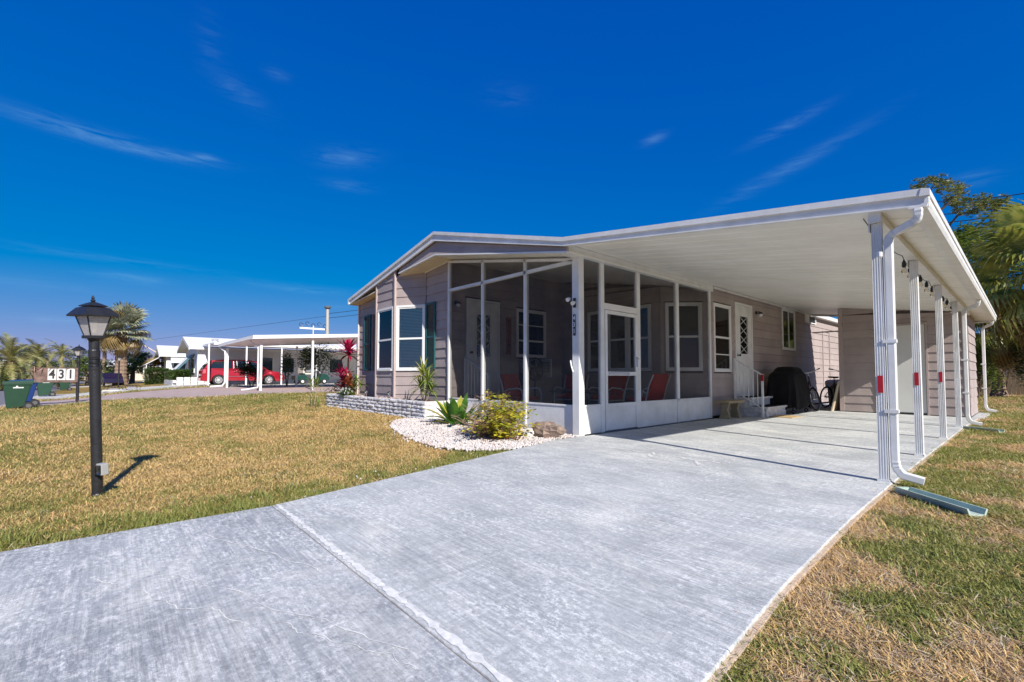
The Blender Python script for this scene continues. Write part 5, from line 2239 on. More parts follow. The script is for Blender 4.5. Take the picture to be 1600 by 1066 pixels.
# ---------------------------------------------------------------- minivan
def minivan(loc, rotz):
    t = thing('minivan', 'red minivan parked under the white neighbouring carport', 'minivan', loc, rotz)
    PAINT = M('red_car_paint', (.36, .010, .022), .18, .15, .05, 1, spec=.8)
    DGL = M('dark_car_glass', (.012, .018, .022), .05, 0, .05, 1, spec=.9)
    # stations along the car from tail (0) to nose (5.1): belt and roof heights and half widths
    prof_top = [(.02, .95, .80), (.10, 1.12, .86), (.42, 1.66, .70), (.62, 1.73, .68), (1.6, 1.77, .69), (2.9, 1.74, .68), (3.3, 1.66, .68), (4.10, 1.16, .78), (4.75, 1.00, .80), (5.02, .82, .78), (5.10, .55, .76)]
    wb = [(.95, .38), (4.03, .38)]
    bottom = [(.0, .45), (.06, .28), (.52, .24)]
    for (wy, r_) in wb:
        for k in range(9):
            a = math.pi - math.pi * k / 8
            bottom.append((wy + math.cos(a) * .41, .30 + math.sin(a) * .41))
    bottom += [(4.55, .24), (5.04, .28), (5.10, .45)]
    belt = [(5.10, .55), (5.02, .78), (4.6, .92), (4.0, 1.02), (2.6, 1.06), (1.2, 1.10), (.12, 1.12), (.02, .95)]
    side = bottom + belt
    mb = MB()
    mb.prism(side, -.97, .97, 'x')
    # narrow the ends slightly
    def nar(v):
        x, y, z = v
        k = 1 - .10 * (sstep(.5, 0, y) + sstep(4.3, 5.1, y)) - .03 * sstep(.6, .25, z)
        return (x * k, y, z)
    mb.v = [nar(v) for v in mb.v]
    mb.build('body', PAINT, t, bevel=.035)
    # greenhouse
    mb = MB()
    lo = [(.12, 1.11), (1.2, 1.09), (2.6, 1.05), (4.02, 1.0)]
    hi = [(.45, 1.66), (1.2, 1.76), (2.6, 1.76), (3.22, 1.68)]
    vs = []
    for (a, b), (c, d) in zip(lo, hi):
        vs += [(-.93, a, b), (.93, a, b), (.72, c, d), (-.72, c, d)]
    fs = [(0, 1, 2, 3), (12, 15, 14, 13)]
    for i in range(3):
        k = i * 4
        for j in range(4):
            fs.append((k + j, k + 4 + j, k + 4 + (j + 1) % 4, k + (j + 1) % 4))
    mb.add(vs, fs)
    mb.build('roof', PAINT, t, bevel=.03)
    def gpt(y, f, s, o=.035):
        # point on the side glass plane
        lo_z = np.interp(y, [q[0] for q in lo], [q[1] for q in lo])
        hi_z = np.interp(y, [q[0] for q in hi], [q[1] for q in hi])
        z = lo_z + (hi_z - lo_z) * f
        x = .93 + (.72 - .93) * f
        return (s * (x + o), y, z)
    for s in (-1, 1):
        for (ya, yb, ta, tb) in ((.42, 1.75, .62, 1.75), (1.83, 2.62, 1.83, 2.62), (2.72, 3.82, 2.72, 3.18)):
            mb = MB()
            p = [gpt(ya, .10, s), gpt(yb, .10, s), gpt(tb, .86, s), gpt(ta, .86, s)]
            q = [gpt(ya, .10, s, .0), gpt(yb, .10, s, .0), gpt(tb, .86, s, .0), gpt(ta, .86, s, .0)]
            mb.hexa(q + p)
            mb.build('side_window', DGL, t)
        mb = MB()
        mb.box(s * .97 - .015, s * .97 + .015, 1.5, 3.6, .58, .62)
        mb.build('side_moulding', CHROME, t)
        mb = MB()
        mb.box(s * .985 - .008, s * .985 + .008, 1.86, 2.04, .92, .95)
        mb.box(s * .985 - .008, s * .985 + .008, 2.7, 2.88, .90, .93)
        mb.build('door_handle', CHROME, t)
        mb = MB()
        for yy in (1.79, 2.67):
            mb.box(s * .968 - .004, s * .968 + .004, yy - .006, yy + .006, .35, 1.05)
        mb.build('door_gap', BLACKM, t)
        mb = MB()
        mb.hexa([(s * .80, .00, .78), (s * .93, .04, .78), (s * .93, .22, .80), (s * .80, .12, .80), (s * .80, .06, 1.08), (s * .915, .10, 1.08), (s * .93, .22, 1.04), (s * .80, .16, 1.04)])
        mb.build('tail_light', M('tail_lamp', (.55, .10, .12), .2), t)
        mb = MB()
        mb.hexa([(s * .66, 4.86, .70), (s * .88, 4.80, .70), (s * .88, 4.55, .72), (s * .66, 4.6, .72), (s * .66, 4.78, .86), (s * .88, 4.72, .86), (s * .88, 4.52, .88), (s * .66, 4.58, .88)])
        mb.v = [(x_ * 1.03, y_ + .13, z_ + .03) for x_, y_, z_ in mb.v]
        mb.build('headlight', CHROME, t)
        mb = MB()
        mb.box(s * 1.0, s * 1.16, 3.52, 3.62, 1.05, 1.20)
        mb.build('wing_mirror', PAINT, t, bevel=.02)
        for (wy, r_) in wb:
            mb = MB()
            RYm = Matrix.Rotation(R(90), 3, 'Y')
            mb.lathe([(.20, -.10), (.33, -.10), (.345, -.07), (.345, .07), (.33, .10), (.20, .10)], (s * .84, wy, .345), 28, RYm)
            w = mb.build('wheel', RUBBER, t, smooth=False)
            mb = MB()
            mb.torus((s * .95, wy, .345), .205, .018, RYm, 28, 6)
            for k in range(9):
                a = k * 2 * math.pi / 9
                c_, s__ = math.cos(a), math.sin(a)
                mb.tube([(s * .955, wy + c_ * .03, .345 + s__ * .03), (s * .94, wy + c_ * .20, .345 + s__ * .20)], [.022, .026], 4)
            mb.lathe([(.05, -.02), (.05, .02)], (s * .955, wy, .345), 10, RYm)
            mb.build('rim', M('alloy_rim', (.62, .62, .62), .35, .4), w)
    mb = MB()
    mb.hexa([(-.78, .10, 1.14), (.78, .10, 1.14), (.78, .13, 1.14), (-.78, .13, 1.14), (-.62, .40, 1.60), (.62, .40, 1.60), (.62, .43, 1.60), (-.62, .43, 1.60)])
    mb.build('rear_window', DGL, t)
    mb = MB()
    mb.hexa([(-.80, 3.92, 1.07), (.80, 3.92, 1.07), (.80, 3.95, 1.08), (-.80, 3.95, 1.08), (-.64, 3.28, 1.62), (.64, 3.28, 1.62), (.64, 3.31, 1.63), (-.64, 3.31, 1.63)])
    mb.build('windscreen', DGL, t)
    mb = MB()
    mb.box(-.80, .80, -.06, .05, .30, .52)
    mb.build('bumper', PAINT, t, bevel=.03)
    mb = MB()
    mb.box(-.24, .24, -.045, -.01, .62, .76)
    mb.build('licence_plate', M('plate', (.5, .5, .48), .4), t)
    return t


minivan(gz(-37.2, 4.55, .02), R(0))

# golf cart under the same carport
gc = thing('golf_cart', 'green and white golf cart parked beyond the red minivan', 'golf cart', gz(-35.4, 11.2, .02), R(5))
GRN = M('dark_green_paint', (.015, .06, .045), .3)
mb = MB()
mb.prism([(-1.15, .30), (-1.2, .62), (-.6, .72), (-.35, .42), (.35, .40), (.55, .80), (1.0, .72), (1.2, .50), (1.15, .28)], -.55, .55, 'x')
mb.build('body', GRN, gc, bevel=.03)
mb = MB()
mb.box(-.50, .50, -.60, -.10, .72, .84)
mb.box(-.50, .50, -.75, -.62, .80, 1.20)
mb.build('seat', M('cream_seat', (.62, .58, .48), .6), gc, bevel=.03)
for s in (-.5, .5):
    mb = MB()
    mb.tube([(s, .60, .75), (s, .30, 1.0), (s, -.1, .98)], .02, 6)
    mb.build('rail', WHITE, gc)
    for yy in (-.8, .8):
        mb = MB()
        mb.torus((s, yy, .22), .15, .07, Matrix.Rotation(R(90), 3, 'Y'), 18, 8)
        w = mb.build('wheel', RUBBER, gc)
        mb = MB()
        mb.lathe([(.10, -.06), (.10, .06)], (s, yy, .22), 12, Matrix.Rotation(R(90), 3, 'Y'))
        mb.build('hub', WHITE, w)

# ---------------------------------------------------------------- neighbouring carport (nearest)
nc = thing('carport', 'nearest neighbouring white carport roof over the pink paved drive', 'carport', (-26.5, 8, 0), world=True)
mb = MB()
A = [(-30.0, 4.5, 2.76), (-23.9, 4.95, 2.87), (-23.9, 15, 3.60), (-30.0, 15, 3.5)]
mb.hexa([(x, y, z - .17) for x, y, z in A] + A)
mb.build('roof', NROOF, nc)
mb = MB()
mb.hexa([(-29.97, 4.49, 2.575), (-23.93, 4.94, 2.685), (-23.93, 4.96, 2.685), (-29.97, 4.51, 2.575), (-29.97, 4.45, 2.60), (-23.93, 4.9, 2.71), (-23.93, 4.96, 2.71), (-29.97, 4.51, 2.60)])
mb.build('drip_edge', WHITE, nc)
for i, (x, y, zt) in enumerate([(-28.8, 4.75, 2.6), (-24.35, 5.4, 2.72), (-24.1, 7.7, 2.88), (-28.8, 8.3, 2.85), (-24.0, 10.4, 3.05), (-28.8, 12, 3.1)]):
    mb = MB()
    zb_ = H(x, y)
    w = .048
    mb.box(x - w, x + w, y - w, y + w, zb_, zt - .12)
    mb.build('post', WHITE, nc)
mb = MB()
for (x, y) in ((-24.35, 5.4),):
    zb_ = H(x, y)
    mb.tube([(x + .05, y - .1, zb_ + .35), (x + .02, y - .12, zb_ + .18), (x - .3, y - .5, zb_ + .08), (x - .45, y - .7, zb_ + .06)], .045, 8)
    mb.tube([(x - .6, y - .35, 2.68), (x - .45, y - .3, 2.58), (x - .1, y - .12, 2.40), (x, y - .12, 2.25), (x, y - .12, .6)], .038, 8)
mb.build('downspout', WHITE, nc)
mb = MB()
x, y = -28.8, 4.75
zb_ = H(x, y)
mb.tube([(x, y - .1, zb_ + .3), (x - .05, y - .2, zb_ + .12), (x - .4, y - .7, zb_ + .07)], .05, 8)
mb.tube([(x - .9, y - .2, 2.56), (x - .6, y - .15, 2.42), (x - .1, y - .1, 2.3), (x, y - .1, 2.1), (x, y - .1, .6)], .045, 8)
mb.build('downspout', WHITE, nc)
# handrail + furniture glimpsed at its end
hr = thing('handrail', 'white handrail of the neighbour behind the red ti plant', 'handrail', (-19.6, 9.2, 0), world=True)
mb = MB()
mb.tube([(-19.8, 8.4, 1.0), (-19.4, 9.5, 1.65)], .03, 6)
mb.build('rail', WHITE, hr)
for k in range(4):
    p = Vector((-19.8, 8.4, 1.0)).lerp(Vector((-19.4, 9.5, 1.65)), (k + .3) / 4)
    mb = MB()
    mb.box(p.x - .015, p.x + .015, p.y - .015, p.y + .015, .1, p.z)
    mb.build('baluster', WHITE, hr)


# ---------------------------------------------------------------- neighbouring house behind the van
def far_house(label, x1, w, y0, dep, zb_, hw, hr_, awn=True, shed_roof=None, wallm=NWHITE):
    """gabled home: side wall on x1 (facing +X), gable end on y0 (facing the street)"""
    t = thing('mobile_home', label, 'house', (x1 - w / 2, y0, 0), world=True)
    zt, zr = zb_ + hw, zb_ + hr_
    xc = x1 - w / 2
    mb = MB()
    mb.prism([(x1 - w, zb_), (x1, zb_), (x1, zt), (xc, zr), (x1 - w, zt)], y0, y0 + .12, 'y')
    wl = mb.build('wall', wallm, t)
    mb = MB()
    mb.box(x1 - .12, x1, y0 + .121, y0 + dep, zb_, zt - .003)
    wl2 = mb.build('wall', wallm, t)
    mb = MB()
    mb.box(x1 - w, x1 - w + .12, y0 + .121, y0 + dep, zb_, zt - .003)
    mb.build('wall', wallm, t)
    # clapboard: boards proud of the side wall
    z = zb_ + .02
    while z < zt - .25:
        mb = MB()
        mb.hexa([(x1, y0 + .02, z), (x1 + .03, y0 + .02, z), (x1 + .03, y0 + dep, z), (x1, y0 + dep, z),
                 (x1, y0 + .02, z + .24), (x1 + .006, y0 + .02, z + .24), (x1 + .006, y0 + dep, z + .24), (x1, y0 + dep, z + .24)])
        mb.build('plank', wallm, wl2)
        z += .245
    ov = .55
    sl_ = (zr - zt) / (w / 2)
    for s in (-1, 1):
        xe = xc + s * (w / 2 + ov * .8)
        ze = zt - sl_ * ov * .8
        mb = MB()
        mb.prism([(xc, zr), (xe, ze), (xe, ze + .12), (xc, zr + .13)], y0 - ov, y0 + dep + .3, 'y')
        rf = mb.build('roof', NROOF, t)
        mb = MB()
        mb.prism([(xc, zr - .10), (xe, ze - .10), (xe, ze + .12), (xc, zr + .13)], y0 - ov - .04, y0 - ov - .001, 'y')
        mb.build('fascia', WHITE, rf)
        mb = MB()
        g = sorted((xe, xe + s * .08))
        mb.box(g[0], g[1], y0 - ov, y0 + dep, ze - .04, ze + .13)
        mb.build('gutter', WHITE, rf)
    return t, wl, wl2, zt, zr


DGLASS = M('dark_far_glass', (.02, .03, .035), .08, 0, .1, 1, spec=.9)


def far_window(parent, x0, x1, y0, y1, z0, z1, axis):
    mb = MB()
    if axis == 'y':      # on gable end facing -Y at y0
        mb.box(x0, x1, y0 - .05, y0, z0, z1)
        w = mb.build('window', TRIMW, parent)
        mb = MB()
        mb.box(x0 + .07, x1 - .07, y0 - .06, y0 - .052, z0 + .07, z1 - .07)
    else:
        mb.box(x0, x0 + .06, y0, y1, z0, z1)
        w = mb.build('window', TRIMW, parent)
        mb = MB()
        mb.box(x0 + .062, x0 + .07, y0 + .07, y1 - .07, z0 + .07, z1 - .07)
    mb.build('pane', DGLASS, w)
    return w


h1, w1, w2, zt, zr = far_house('white neighbouring home with gable front behind the red minivan', -40.2, 7.0, 4.75, 19, .3, 2.75, 3.62)
far_window(h1, -45.6, -43.9, 4.75, 0, 1.2, 2.5, 'y')
far_window(h1, -43.3, -41.6, 4.75, 0, 1.2, 2.5, 'y')
for (a, b) in ((8.6, 9.8), (10.3, 11.4)):
    far_window(h1, -40.17, 0, a, b, .4 if a < 9 else 1.2, 2.5, 'x')
far_window(h1, -40.17, 0, 14.2, 15.4, 1.2, 2.5, 'x')
AWNT = M('teal_awning', (.10, .22, .24), .6)
for (xa, xb) in ((-45.7, -43.8), (-43.4, -41.5)):
    mb = MB()
    mb.hexa([(xa, 3.75, 1.45), (xb, 3.75, 1.45), (xb, 4.70, 2.60), (xa, 4.70, 2.60), (xa, 3.75, 1.49), (xb, 3.75, 1.49), (xb, 4.70, 2.64), (xa, 4.70, 2.64)])
    mb.build('awning', NWHITE if xa < -44 else AWNT, h1)
mb = MB()
mb.lathe([(.18, 0), (.18, .25), (.26, .26), (.26, .32), (.1, .36)], (-42.2, 6.1, 3.55), 12)
mb.build('roof_vent', M('grey_vent', (.45, .45, .45), .5), h1)
# its own carport: long low eave with posts
c1 = thing('carport', 'neighbouring white carport roof above the red minivan', 'carport', (-36.5, 10, 0), world=True)
mb = MB()
mb.hexa([(-40.1, 5.0, 3.20), (-35.0, 5.0, 3.05), (-35.0, 21, 3.08), (-40.1, 21, 3.20), (-40.1, 5.0, 3.26), (-35.0, 5.0, 3.17), (-35.0, 21, 3.20), (-40.1, 21, 3.30)])
mb.build('roof', NROOF, c1)
for y in (4.75, 6.9, 9.1, 11.5, 13.9, 16.3):
    mb = MB()
    mb.box(-35.15, -35.06, y - .045, y + .045, H(-35.1, y), 3.06)
    mb.build('post', WHITE, c1)
mb = MB()
mb.box(-35.2, -35.02, 5.0, 21, 3.0, 3.045)
mb.build('beam', WHITE, c1)
# planter with hedge in front of the house
pw = thing('block_planter', 'white block planter wall below the hedge of the white house', 'planter', (-41, 3.6, 0), world=True)
mb = MB()
for i in range(16):
    for r_ in range(2):
        mb = MB()
        xx = -46.9 + i * .42 + (.2 if r_ else 0)
        mb.box(xx, xx + .40, 3.3, 3.5, H(xx, 3.4) + r_ * .2, H(xx, 3.4) + r_ * .2 + .185)
        mb.build('block', WBLOCK, pw)
mb = MB()
for r_ in range(3):
    for i in range(4):
        mb = MB()
        mb.box(-40.05, -39.9, 3.52 + i * .42, 3.90 + i * .42, H(-40, 3.6) + r_ * .2, H(-40, 3.6) + r_ * .2 + .185)
        mb.build('block', WBLOCK, pw)


def bush(name, label, loc, rad, n, size, mt, group=None, cat='bush', seed=1, trunk=True, clumps=14):
    t = thing(name, label, cat, loc, 0, group)
    rr = random.Random(seed)
    mb = MB()
    for k in range(clumps):
        a, e = rr.uniform(0, 6.28), rr.uniform(-.6, 1.3)
        f = rr.uniform(.35, .75)
        c = (math.cos(a) * math.cos(e) * rad[0] * f, math.sin(a) * math.cos(e) * rad[1] * f, rad[2] + math.sin(e) * rad[2] * f)
        cr = rr.uniform(.28, .5)
        leaf_quads(mb, c, (rad[0] * cr, rad[1] * cr, rad[2] * cr), n // clumps, size, rr)
    mb.build('foliage', mt, t, kind='stuff')
    if trunk:
        mb = MB()
        for k in range(5):
            a = rr.uniform(0, 6.28)
            mb.tube([(0, 0, -.05), (math.cos(a) * rad[0] * .2, math.sin(a) * rad[1] * .2, rad[2] * .6), (math.cos(a) * rad[0] * .5, math.sin(a) * rad[1] * .5, rad[2] * 1.2)], [.03, .02, .01], 5)
        mb.build('branches', BARK, t)
    return t


def hedge_box(label, loc, size, n, mt, seed=1):
    t = thing('hedge', label, 'hedge', loc)
    rr = random.Random(seed)
    mb = MB()
    for _ in range(n):
        p = [rr.uniform(-.5, .5) for _ in range(3)]
        k = rr.randrange(3)
        p[k] = math.copysign(.5, p[k]) * rr.uniform(.8, 1.05)
        c = (p[0] * size[0], p[1] * size[1], size[2] / 2 + p[2] * size[2] + .05 * noise.noise(Vector((p[0] * 9, p[1] * 9, seed))))
        leaf_quads(mb, c, (.09, .09, .09), 1, .15, rr)
    mb.build('foliage', mt, t, kind='stuff')
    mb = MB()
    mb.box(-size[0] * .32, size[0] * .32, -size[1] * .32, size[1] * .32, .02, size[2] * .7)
    mb.build('inner_box', M('hedge_inside', (.02, .025, .012), .95), t)  # solid near-black box filling the middle of the hedge
    return t


hedge_box('long clipped hedge on the white planter wall of the neighbour', (-43.6, 3.9, .62), (6.0, .9, .75), 6500, HEDGE, 3)
hedge_box('square clipped hedge beside the far awning house', (-51.5, 3.1, .3), (1.6, 1.6, 1.3), 4200, HEDGE, 4)
bush('shrub', 'dark shrub in front of the red minivan beside the carport post', gz(-29.6, 6.1, -.1), (.85, .9, .85), 2600, .13, DARKLEAF, seed=5)
bush('shrub', 'tall loose leafy shrub under the neighbouring carport, left of the cart', gz(-28.5, 9.3, -.1), (1.2, 1.5, 1.45), 3200, .14, HEDGE, seed=6)
bush('shrub', 'upright leafy shrub between the carport posts and the golf cart', gz(-28.9, 7.8, -.1), (.4, .5, 1.2), 900, .13, HEDGE, seed=16)
bush('shrub', 'dark grassy shrub behind the planter and the white handrail', gz(-21.5, 9.3, -.1), (.9, 1.0, .65), 1500, .13, DARKLEAF, seed=7)
bush('shrub', 'dark low shrub beneath the neighbouring carport edge near the ti plant', gz(-19.4, 7.5, -.1), (.6, .8, .45), 1000, .10, DARKLEAF, seed=8)

h2, a1, a2, zt2, zr2 = far_house('small far white home with slanting awnings beside the silver palm', -53.5, 6.0, 3.9, 14, .3, 2.65, 3.55)
for (xa, xb, yy) in ((-59.0, -54.0, 3.85),):
    mb = MB()
    mb.hexa([(xa, 2.4, 2.0), (xb, 2.4, 2.0), (xb, 3.85, 3.0), (xa, 3.85, 3.0), (xa, 2.4, 2.05), (xb, 2.4, 2.05), (xb, 3.85, 3.05), (xa, 3.85, 3.05)])
    mb.build('awning', NWHITE, h2)
    for k in range(5):
        mb = MB()
        xx = xa + .1 + k * 1.2
        mb.box(xx, xx + .06, 2.45, 2.51, .4, 2.0)
        mb.build('post', WHITE, h2)
far_window(h2, -53.47, 0, 4.4, 6.2, 1.4, 2.4, 'x')
far_window(h2, -57, -55, 3.9, 0, 1.2, 2.4, 'y')
mb = MB()
mb.hexa([(-53.4, 4.2, 2.45), (-52.7, 4.2, 2.2), (-52.7, 6.4, 2.2), (-53.4, 6.4, 2.45), (-53.4, 4.2, 2.95), (-52.7, 4.2, 2.26), (-52.7, 6.4, 2.26), (-53.4, 6.4, 2.95)])
mb.build('awning', NWHITE, h2)
h3, _, _, _, _ = far_house('distant pale home low on the left behind the date palms', -95, 9, -3, 16, .25, 2.3, 3.2, wallm=M('peach_wall', (.62, .52, .42), .7))
h4, _, _, _, _ = far_house('distant white home across the street at the far left', -100, 9, -24, 12, .0, 2.4, 3.3)
far_window(h3, -94.97, 0, -1, 1, 1.0, 2.0, 'x')

# parked car far away
fc = thing('parked_car', 'dark purple car far off behind the small lamp post', 'car', gz(-56.5, .25, .02), R(96))
fc.scale = (.8, .9, .85)
PP = M('purple_paint', (.014, .010, .035), .25)
mb = MB()
mb.prism([(0, .3), (.05, .8), (.8, .9), (1.3, 1.4), (2.9, 1.42), (3.6, .95), (4.4, .8), (4.5, .35)], -.85, .85, 'x')
mb.build('body', PP, fc, bevel=.06)
for s in (-1, 1):
    mb = MB()
    xx = s * .86
    mb.prism([(1.1, .98), (1.45, 1.33), (2.8, 1.34), (3.3, .98)], min(xx, xx + s * .02), max(xx, xx + s * .02), 'x')
    mb.build('side_window', DGLASS, fc)
    for yy in (.85, 3.6):
        mb = MB()
        mb.lathe([(.32, -.1), (.32, .1)], (s * .78, yy, .32), 16, Matrix.Rotation(R(90), 3, 'Y'))
        mb.build('wheel', RUBBER, fc)
# small wire racks on the path
for i, (x, y) in enumerate(((-37.6, .15), (-37.3, 1.0))):
    t = thing('garden_ornament', ['small dark wire ornament on the pale pad, left of two', 'small dark wire ornament on the pale pad, right of two'][i], 'ornament', gz(x, y, .02), group='wire ornaments on the pad')
    mb = MB()
    for k in range(5):
        mb.torus((0, -.3 + k * .15, .12), .14, .012, Matrix.Rotation(R(90), 3, 'Y'), 14, 4)
    mb.tube([(0, -.35, .26), (0, .35, .26)], .015, 5)
    mb.build('hoops', BLACKM, t)
    mb = MB()
    mb.box(-.12, .12, -.2, .2, 0, .16)
    mb.build('base', CHROME, t)
flat = MB()
flat.box(-38.3, -36.9, -.35, 1.8, H(-37.6, .6) - .05, H(-37.6, .6) + .035)
structure(flat.build('pad', CONCPALE))

# ---------------------------------------------------------------- palms
def fan_leaf(mt, R_=1.0, pet=1.1, n=26, span=250, droop=.35, seed=0, hang=.0):
    """costapalmate leaf along +X: petiole, then folded segments"""
    rr = random.Random(seed)
    mb = MB()
    mb.tube([(0, 0, 0), (pet * .5, 0, .03), (pet, 0, 0)], [.03, .02, .015], 4, False)
    for i in range(n):
        a = R(-span / 2 + span * i / (n - 1))
        L_ = R_ * (.72 + .28 * math.cos(a * .8)) * rr.uniform(.9, 1.08)
        w = L_ * math.sin(R(span / (n - 1)) / 2) * 1.25
        d = Vector((math.cos(a), math.sin(a), 0))
        s = Vector((-d.y, d.x, 0))
        b = Vector((pet, 0, 0))
        z1, z2, z3 = -.03 * R_, -.14 * R_ * droop * 2 - hang * .1, -droop * R_ * rr.uniform(.6, 1.2) - hang
        p = [b, b + d * L_ * .35 + s * w * .35 + Vector((0, 0, z1 + .02)), b + d * L_ * .35 - s * w * .35 + Vector((0, 0, z1 - .01)),
             b + d * L_ * .68 + s * w * .42 + Vector((0, 0, z2)), b + d * L_ * .68 - s * w * .42 + Vector((0, 0, z2 - .02)),
             b + d * L_ * (1 - droop * .25) + Vector((0, 0, z3))]
        mb.add(p, [(0, 1, 2), (1, 3, 4, 2), (3, 5, 4)])
    me = bpy.data.meshes.new('frond')
    me.from_pydata([tuple(v) for v in mb.v], [], mb.f)
    me.materials.append(mt)
    return me


def date_frond(mt, L_=2.4, n=34, seed=0, arc=.9):
    rr = random.Random(seed)
    mb = MB()
    spine = []
    a = .0
    p = Vector((0, 0, 0))
    for i in range(n + 1):
        spine.append(p.copy())
        t = i / n
        a = -arc * 1.35 * t ** 1.4
        p = p + Vector((math.cos(a), 0, math.sin(a))) * L_ / n
    mb.tube(spine[::4] + [spine[-1]], [.03] + [.018] * (len(spine[::4]) - 1) + [.005], 4, False)
    for i in range(3, n + 1):
        t = i / n
        l = L_ * .20 * math.sin(math.pi * min(1, t * .8 + .18)) + .06
        for s in (-1, 1):
            b = spine[i]
            d = (spine[i] - spine[i - 1]).normalized()
            v = (d * .75 + Vector((0, s * .8, .25 + rr.uniform(-.2, .2)))).normalized()
            e = b + v * l + Vector((0, 0, -.06 * l))
            w = d * .026 * L_ / 2
            mb.add([b - w, b + w, e], [(0, 1, 2)])
    me = bpy.data.meshes.new('frond')
    me.from_pydata([tuple(v) for v in mb.v], [], mb.f)
    me.materials.append(mt)
    return me


def palm(name, label, loc, h, meshes, n, scale=1.0, elev=(-1.0, 1.3), tr=(.22, .16), seed=0, trunk=True, lean=(0, 0), group=None, boots=True, barkm=None):
    t = thing(name, label, 'palm tree', loc, 0, group)
    rr = random.Random(seed)
    mb = MB()
    prof = []
    k = max(8, int(h / .18))
    pts_, rs_ = [], []
    for i in range(k + 1):
        f = i / k
        pts_.append((lean[0] * f * f, lean[1] * f * f, h * f - .1))
        rs_.append((tr[0] + (tr[1] - tr[0]) * f) * (1 + (.07 if i % 2 else -.03)) + (.12 * (1 - f * 6) if f < .16 else 0))
    mb.tube(pts_, rs_, 12)
    mb.build('trunk', barkm or PALMBARK, t)
    top = Vector((lean[0], lean[1], h - .15))
    for i in range(n):
        a = i * 2.39996 + rr.uniform(-.2, .2)
        f = (i + .5) / n
        e = elev[0] + (elev[1] - elev[0]) * f ** .9 + rr.uniform(-.12, .12)
        me = meshes[rr.randrange(len(meshes))] if f > .14 else meshes[-1]
        o = bpy.data.objects.new('frond', me)
        COL.objects.link(o)
        o.parent = t
        sc_ = scale * rr.uniform(.85, 1.1)
        o.matrix_local = Matrix.Translation(top + Vector((0, 0, .25 * f))) @ Matrix.Rotation(a, 4, 'Z') @ Matrix.Rotation(-e, 4, 'Y') @ Matrix.Rotation(rr.uniform(-.3, .3), 4, 'X') @ Matrix.Scale(sc_, 4)
    return t


bm_ = [fan_leaf(BISM, 1.35, 1.15, 30, 290, .25, s) for s in range(3)] + [fan_leaf(SABALDRY, 1.0, 1.3, 22, 230, .9, 9, .3)]
palm('silver_palm', 'big silver-green fan palm with thick trunk beyond the near lamp post', gz(-58.8, .75), 5.3, bm_[:3] * 3 + [bm_[3]], 44, 1.22, (-.7, 1.3), (.50, .42), 4)
palm('silver_palm', 'thin paler fan palm behind the near lamp post', gz(-74, -.6), 4.8, bm_[:3], 16, .75, (-.3, 1.2), (.22, .18), 5)
# the drooping dead fan on a bent stalk
dd = thing('fallen_frond', 'dead tan palm frond hanging on a long bent stalk below the big palm', 'palm frond', (-58.0, 2.2, 3.6))
mb = MB()
mb.tube([(-.8, -1.0, .9), (.0, .4, .3), (.6, 1.6, -.6)], .05, 5)
mb.build('stalk', M('pale_stalk', (.55, .48, .36), .8), dd)
o = bpy.data.objects.new('frond', bm_[3])
COL.objects.link(o)
o.parent = dd
o.matrix_local = Matrix.Translation((-.35, .3, .15)) @ Matrix.Rotation(R(60), 4, 'Z') @ Matrix.Rotation(R(45), 4, 'Y') @ Matrix.Scale(1.1, 4)
dm = [date_frond(DATE, 2.5, 36, s, .8 + .3 * s) for s in range(3)]
palm('date_palm', 'bushy date palm with arching fronds at the left edge', gz(-56.2, -6.3), 2.5, dm, 40, 1.12, (-.75, 1.4), (.40, .34), 7, group='date palms along the street')
palm('date_palm', 'second date palm, right of the bushy one at the left edge', gz(-66, -5.5), 3.2, dm, 28, 1.0, (-.6, 1.35), (.25, .22), 8, group='date palms along the street')
palm('date_palm', 'third and thinner date palm, behind the lamp with the number sign', gz(-72, -4.2), 3.6, dm, 24, .85, (-.3, 1.3), (.16, .14), 9, group='date palms along the street')
sm = [fan_leaf(SABAL, 1.25, 1.2, 34, 260, .55, s + 20, .1) for s in range(4)] + [fan_leaf(SABALDRY, 1.1, 1.1, 26, 230, .9, 31, .5)]
palm('sabal_palm', 'large cabbage palm with yellow-green fans at the right edge', (.55, 25.0, 0), 4.5, sm, 34, 1.25, (-1.2, 1.25), (.24, .2), 12)
palm('sabal_palm', 'shaded cabbage palm standing behind the shed corner', (-.95, 31.5, 0), 3.4, sm, 26, .95, (-1.1, 1.2), (.22, .2), 14)


# ---------------------------------------------------------------- broad-leaved trees and distant greenery
def tree(name, label, loc, h, rad, n, leaf, mt, seed, group=None, clumps=26, trunk_r=.22, flat=.7, cat='tree'):
    t = thing(name, label, cat, loc, 0, group)
    rr = random.Random(seed)
    mb = MB()
    mb.tube([(0, 0, -.1), (.1, .05, h * .25), (-.05, .1, h * .5)], [trunk_r * 1.2, trunk_r, trunk_r * .7], 8)
    tr_ = mb.build('trunk', BARK, t)
    cl = []
    for k in range(clumps):
        a, e = rr.uniform(0, 6.28), rr.uniform(-.7, 1.5)
        f = rr.uniform(.55, .92)
        cl.append(Vector((math.cos(a) * math.cos(e) * rad[0] * f, math.sin(a) * math.cos(e) * rad[1] * f, h - rad[2] + math.sin(e) * rad[2] * f)))
    for k, c in enumerate(cl[:9]):
        mb = MB()
        s0 = Vector((-.03, .08, h * rr.uniform(.3, .5)))
        mb.tube([s0, s0.lerp(c, .5) + Vector((0, 0, -.1 * h * .3)), c], [trunk_r * .4, trunk_r * .22, .02], 5)
        mb.build('limb', BARK, t)
    mb = MB()
    for c in cl:
        cr = rr.uniform(.22, .42)
        leaf_quads(mb, c, (rad[0] * cr, rad[1] * cr, rad[2] * cr * flat), n // clumps, leaf, rr)
    mb.build('crown', mt, t, kind='stuff')
    return t


